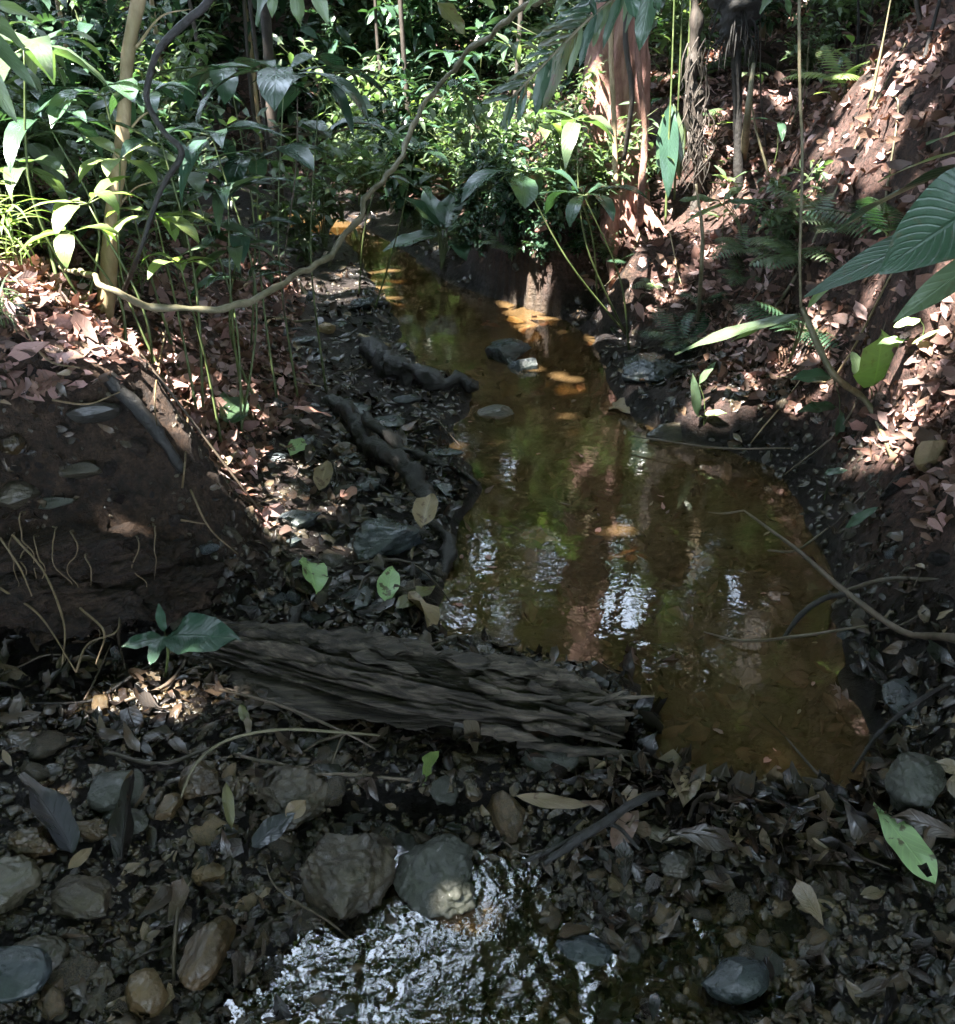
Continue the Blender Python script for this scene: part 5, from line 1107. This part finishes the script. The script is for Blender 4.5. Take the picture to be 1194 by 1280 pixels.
litter('sunken_leaves', 2600, 1.3, 7, -20, 30, sunk, .05, 'brownleaf', 'brown leaves lying on the pool bed', .12, 0)
bank = lambda x, y, h, s_: (y < 2.35) & (x < -.35) & (h > .1)
litter('bank_litter', 5000, 1.2, 2.8, -55, -8, bank, .028, 'wetlitter', 'crumbs of dark leaf caught in the soil of the left bank', .4, 0)
# crumbs of soil on the left bank, pale scraps afloat
flo = lambda x, y, h, s_: (s_ < -.05)
x, y = scatter_xy(900, 1.35, 6, -16, 26); k = sdf(x, y) < -.03; k &= fbm(np.stack([x, y, 0 * x], 1), 2.2, 2, 15) > -.1; x, y = x[k][:46], y[k][:46]
ms = [ (lambda mb: mb.mesh('floating_scrap', M[m_]))(MB().add(lt[j][0] * [1, 1, .35], lt[j][1], lt[j][2], j * .17)) for j in range(4) for m_ in ('tan', 'pinkleaf', 'brownleaf') ]
for i in range(len(x)):
    ob = link('floating_scrap', random.choice(ms)); ob.location = (x[i], y[i], .003); ob.rotation_euler = (random.gauss(0, .08), random.gauss(0, .08), random.uniform(0, 6.28)); ob.scale = (random.uniform(.012, .04) * (1 + .1 * y[i]),) * 3
    tag(ob, 'small pale leaf scrap floating on the pool', 'leaf', 'leaf scraps floating on the pool')
# pebbles
rk = []
for k in range(14):
    r_ = np.random.default_rng(500 + k); rk.append(rock((1, r_.uniform(.5, 1), r_.uniform(.3, .7)), 500 + k, 8, 11, .2, .66))
def pebbles(name, n, r0, r1, a0, a1, cond, size, mats, label, grp=0, gl_=None, gname=None, sg=.45, sink=.1):
    x, y = scatter_xy(n, r0, r1, a0, a1); s_ = sdf(x, y); h = hfun(x, y); k = cond(x, y, h, s_); x, y, h = x[k], y[k], h[k]
    sz = size * rng.lognormal(0, sg, len(x)); score = sz / np.hypot(x, y); 
    P = np.stack([x, y, h + sz * (sink - .12)], 1); pr = proj(P); vis = (pr[:, 0] > 5) & (pr[:, 0] < 1190) & (pr[:, 1] > 5) & (pr[:, 1] < 1275)
    N = nrm(x, y); a = rng.uniform(0, 6.283, len(x)); N = N + rng.normal(0, .25, N.shape); N /= np.linalg.norm(N, axis=1)[:, None]; Yd = np.stack([np.cos(a), np.sin(a), 0 * a], 1); B = basis_n(Yd - N * (Yd * N).sum(1)[:, None], N)
    w = rng.integers(0, len(rk), len(x)); big = np.argsort(-(score * vis))[:grp]; rest = np.ones(len(x), bool); rest[big] = False
    ms = {}
    for i in big:
        mt = random.choice(mats); key = (w[i], mt)
        if key not in ms: mb = MB(); mb.add(rk[w[i]][0], rk[w[i]][1]); ms[key] = mb.mesh('pebble', M[mt])
        ob = link('pebble', ms[key]); ob.matrix_world = mat4(B[i], P[i], sz[i]); tag(ob, gl_, 'pebble', gname)
    mb = MB()
    for j, (v, q_) in enumerate(rk):
        k = rest & (w == j); inst(mb, (v, q_, np.zeros((len(v), 2))), P[k], B[k] * sz[k][:, None, None], rng.uniform(0, 1, k.sum()))
    tag(link(name, mb.mesh(name, M[mats[0]])), label, 'gravel', kind='stuff')
fg = lambda x, y, h, s_: (s_ > .02) & (h < .16)
pebbles('gravel', 17000, .8, 1.9, -50, 50, fg, .018, ['wetgravel', 'brownstone', 'amber', 'greystone', 'amber'], 'wet brown gravel of the near streambed', 170, 'small wet pebble on the near streambed', 'pebbles on the near streambed', .55, .08)
bar = lambda x, y, h, s_: (s_ > .0) & (h < .24) & (y > 1.8)
pebbles('bar_gravel', 12000, 1.8, 7, -40, 30, bar, .026, ['stone', 'bluestone', 'stone', 'brownstone'], 'dark gravel of the bar along the left side of the stream', 90, 'small dark pebble on the gravel bar', 'pebbles on the gravel bar')
fc_ = lambda x, y, h, s_: (y < 2.3) & (x < -.4) & (h > .12)
pebbles('bank_stones', 2600, 1.2, 2.7, -55, -10, fc_, .015, ['brownstone', 'brownstone'], 'bits of stone showing in the left bank', 40, 'small stone embedded in the left bank face', 'stones in the left bank', .5, -.15)
clod = lambda x, y, h, s_: ((y < 2.35) & (x < -.4) & (h > .1)) | ((x > .7) & (s_ > .08))
pebbles('soil_clods', 16000, 1.2, 6, -55, 45, clod, .017, ['ground'], 'crumbly clods of earth on the banks', 0, None, None, .6, 0.)
# twigs on the ground
def twigs(n, cond, r0, r1, a0, a1, L, label, group, mats, thick=.003):
    x, y = scatter_xy(n * 6, r0, r1, a0, a1); s_ = sdf(x, y); h = hfun(x, y); k = cond(x, y, h, s_); x, y, h = x[k][:n], y[k][:n], h[k][:n]
    for i in range(len(x)):
        l = L * random.uniform(.5, 1.6); a = random.uniform(0, 6.28); dx, dy = math.cos(a) * l / 2, math.sin(a) * l / 2; pts = []
        for t in (-1, -.4, .3, 1):
            X, Y = x[i] + dx * t + random.gauss(0, .06) * l, y[i] + dy * t + random.gauss(0, .06) * l; pts.append(np.array([X, Y, gz(X, Y) + random.uniform(.006, .03)]))
        if not onscreen(pts[1], 0): continue
        r_ = thick * random.uniform(.5, 1.6) * (1 + .12 * y[i]); branch('fallen_twig', pts, [r_ * .7, r_, r_ * .9, r_ * .3], random.choice(mats), label, 'twig', sides=5, n=4, group=group)
twigs(70, dry, 1.8, 6, -45, 42, .3, 'bare dry twig lying in the leaf litter of the banks', 'twigs in the leaf litter', ['twig', 'palebark', 'vine'], .0035)
twigs(60, wetc, 1.1, 5, -40, 38, .18, 'dark wet twig lying among the gravel', 'wet twigs among the gravel', ['twig', 'rotdark', 'twig'])
twigs(26, dam, 1.25, 1.7, -12, 36, .16, 'dark twig tangled in the debris dam', 'twigs in the debris dam', ['rotdark', 'twig'], .003)

# ------------------------------------------------------------------ light
w = bpy.data.worlds.new('World'); scn.world = w; w.use_nodes = True
nt = w.node_tree; bg = nt.nodes['Background']; sky = nt.nodes.new('ShaderNodeTexSky'); sky.sky_type = 'NISHITA'; sky.sun_disc = False
el = math.asin(SUN[2]); sky.sun_elevation = el; sky.sun_rotation = math.atan2(SUN[0], SUN[1])
tcw = nt.nodes.new('ShaderNodeTexCoord'); nzw = nt.nodes.new('ShaderNodeTexNoise'); nzw.inputs['Scale'].default_value = 3.2; nzw.inputs['Detail'].default_value = 6
nt.links.new(tcw.outputs[0], nzw.inputs['Vector']); rw = nt.nodes.new('ShaderNodeValToRGB'); rw.color_ramp.elements[0].position = .34; rw.color_ramp.elements[1].position = .50
nt.links.new(nzw.outputs[0], rw.inputs[0]); mw = nt.nodes.new('ShaderNodeMix'); mw.data_type = 'RGBA'; nt.links.new(rw.outputs[0], mw.inputs[0])
nt.links.new(sky.outputs[0], mw.inputs[6]); mw.inputs[7].default_value = (18, 21.5, 27, 1)      # cloud added to brighten the sky mirrored in the water
nt.links.new(mw.outputs[2], bg.inputs[0]); bg.inputs[1].default_value = .042
ld = bpy.data.lights.new('sun', 'SUN'); ld.energy = 5.0; ld.angle = R(.53); ld.color = (1, .95, .87)
so = bpy.data.objects.new('sun', ld); COL.objects.link(so); so.rotation_euler = Vector(SUN).to_track_quat('Z', 'Y').to_euler(); so.location = (0, 0, 12)
scn.view_settings.view_transform = 'Standard'; scn.view_settings.look = 'None'; scn.view_settings.exposure = 4.15; scn.view_settings.gamma = 1
cy = scn.cycles; cy.max_bounces = 8; cy.diffuse_bounces = 4; cy.glossy_bounces = 3; cy.transmission_bounces = 4; cy.transparent_max_bounces = 12
cy.use_denoising = True; cy.caustics_reflective = False; cy.caustics_refractive = False; cy.sample_clamp_indirect = 6
print('objects', len(scn.objects))
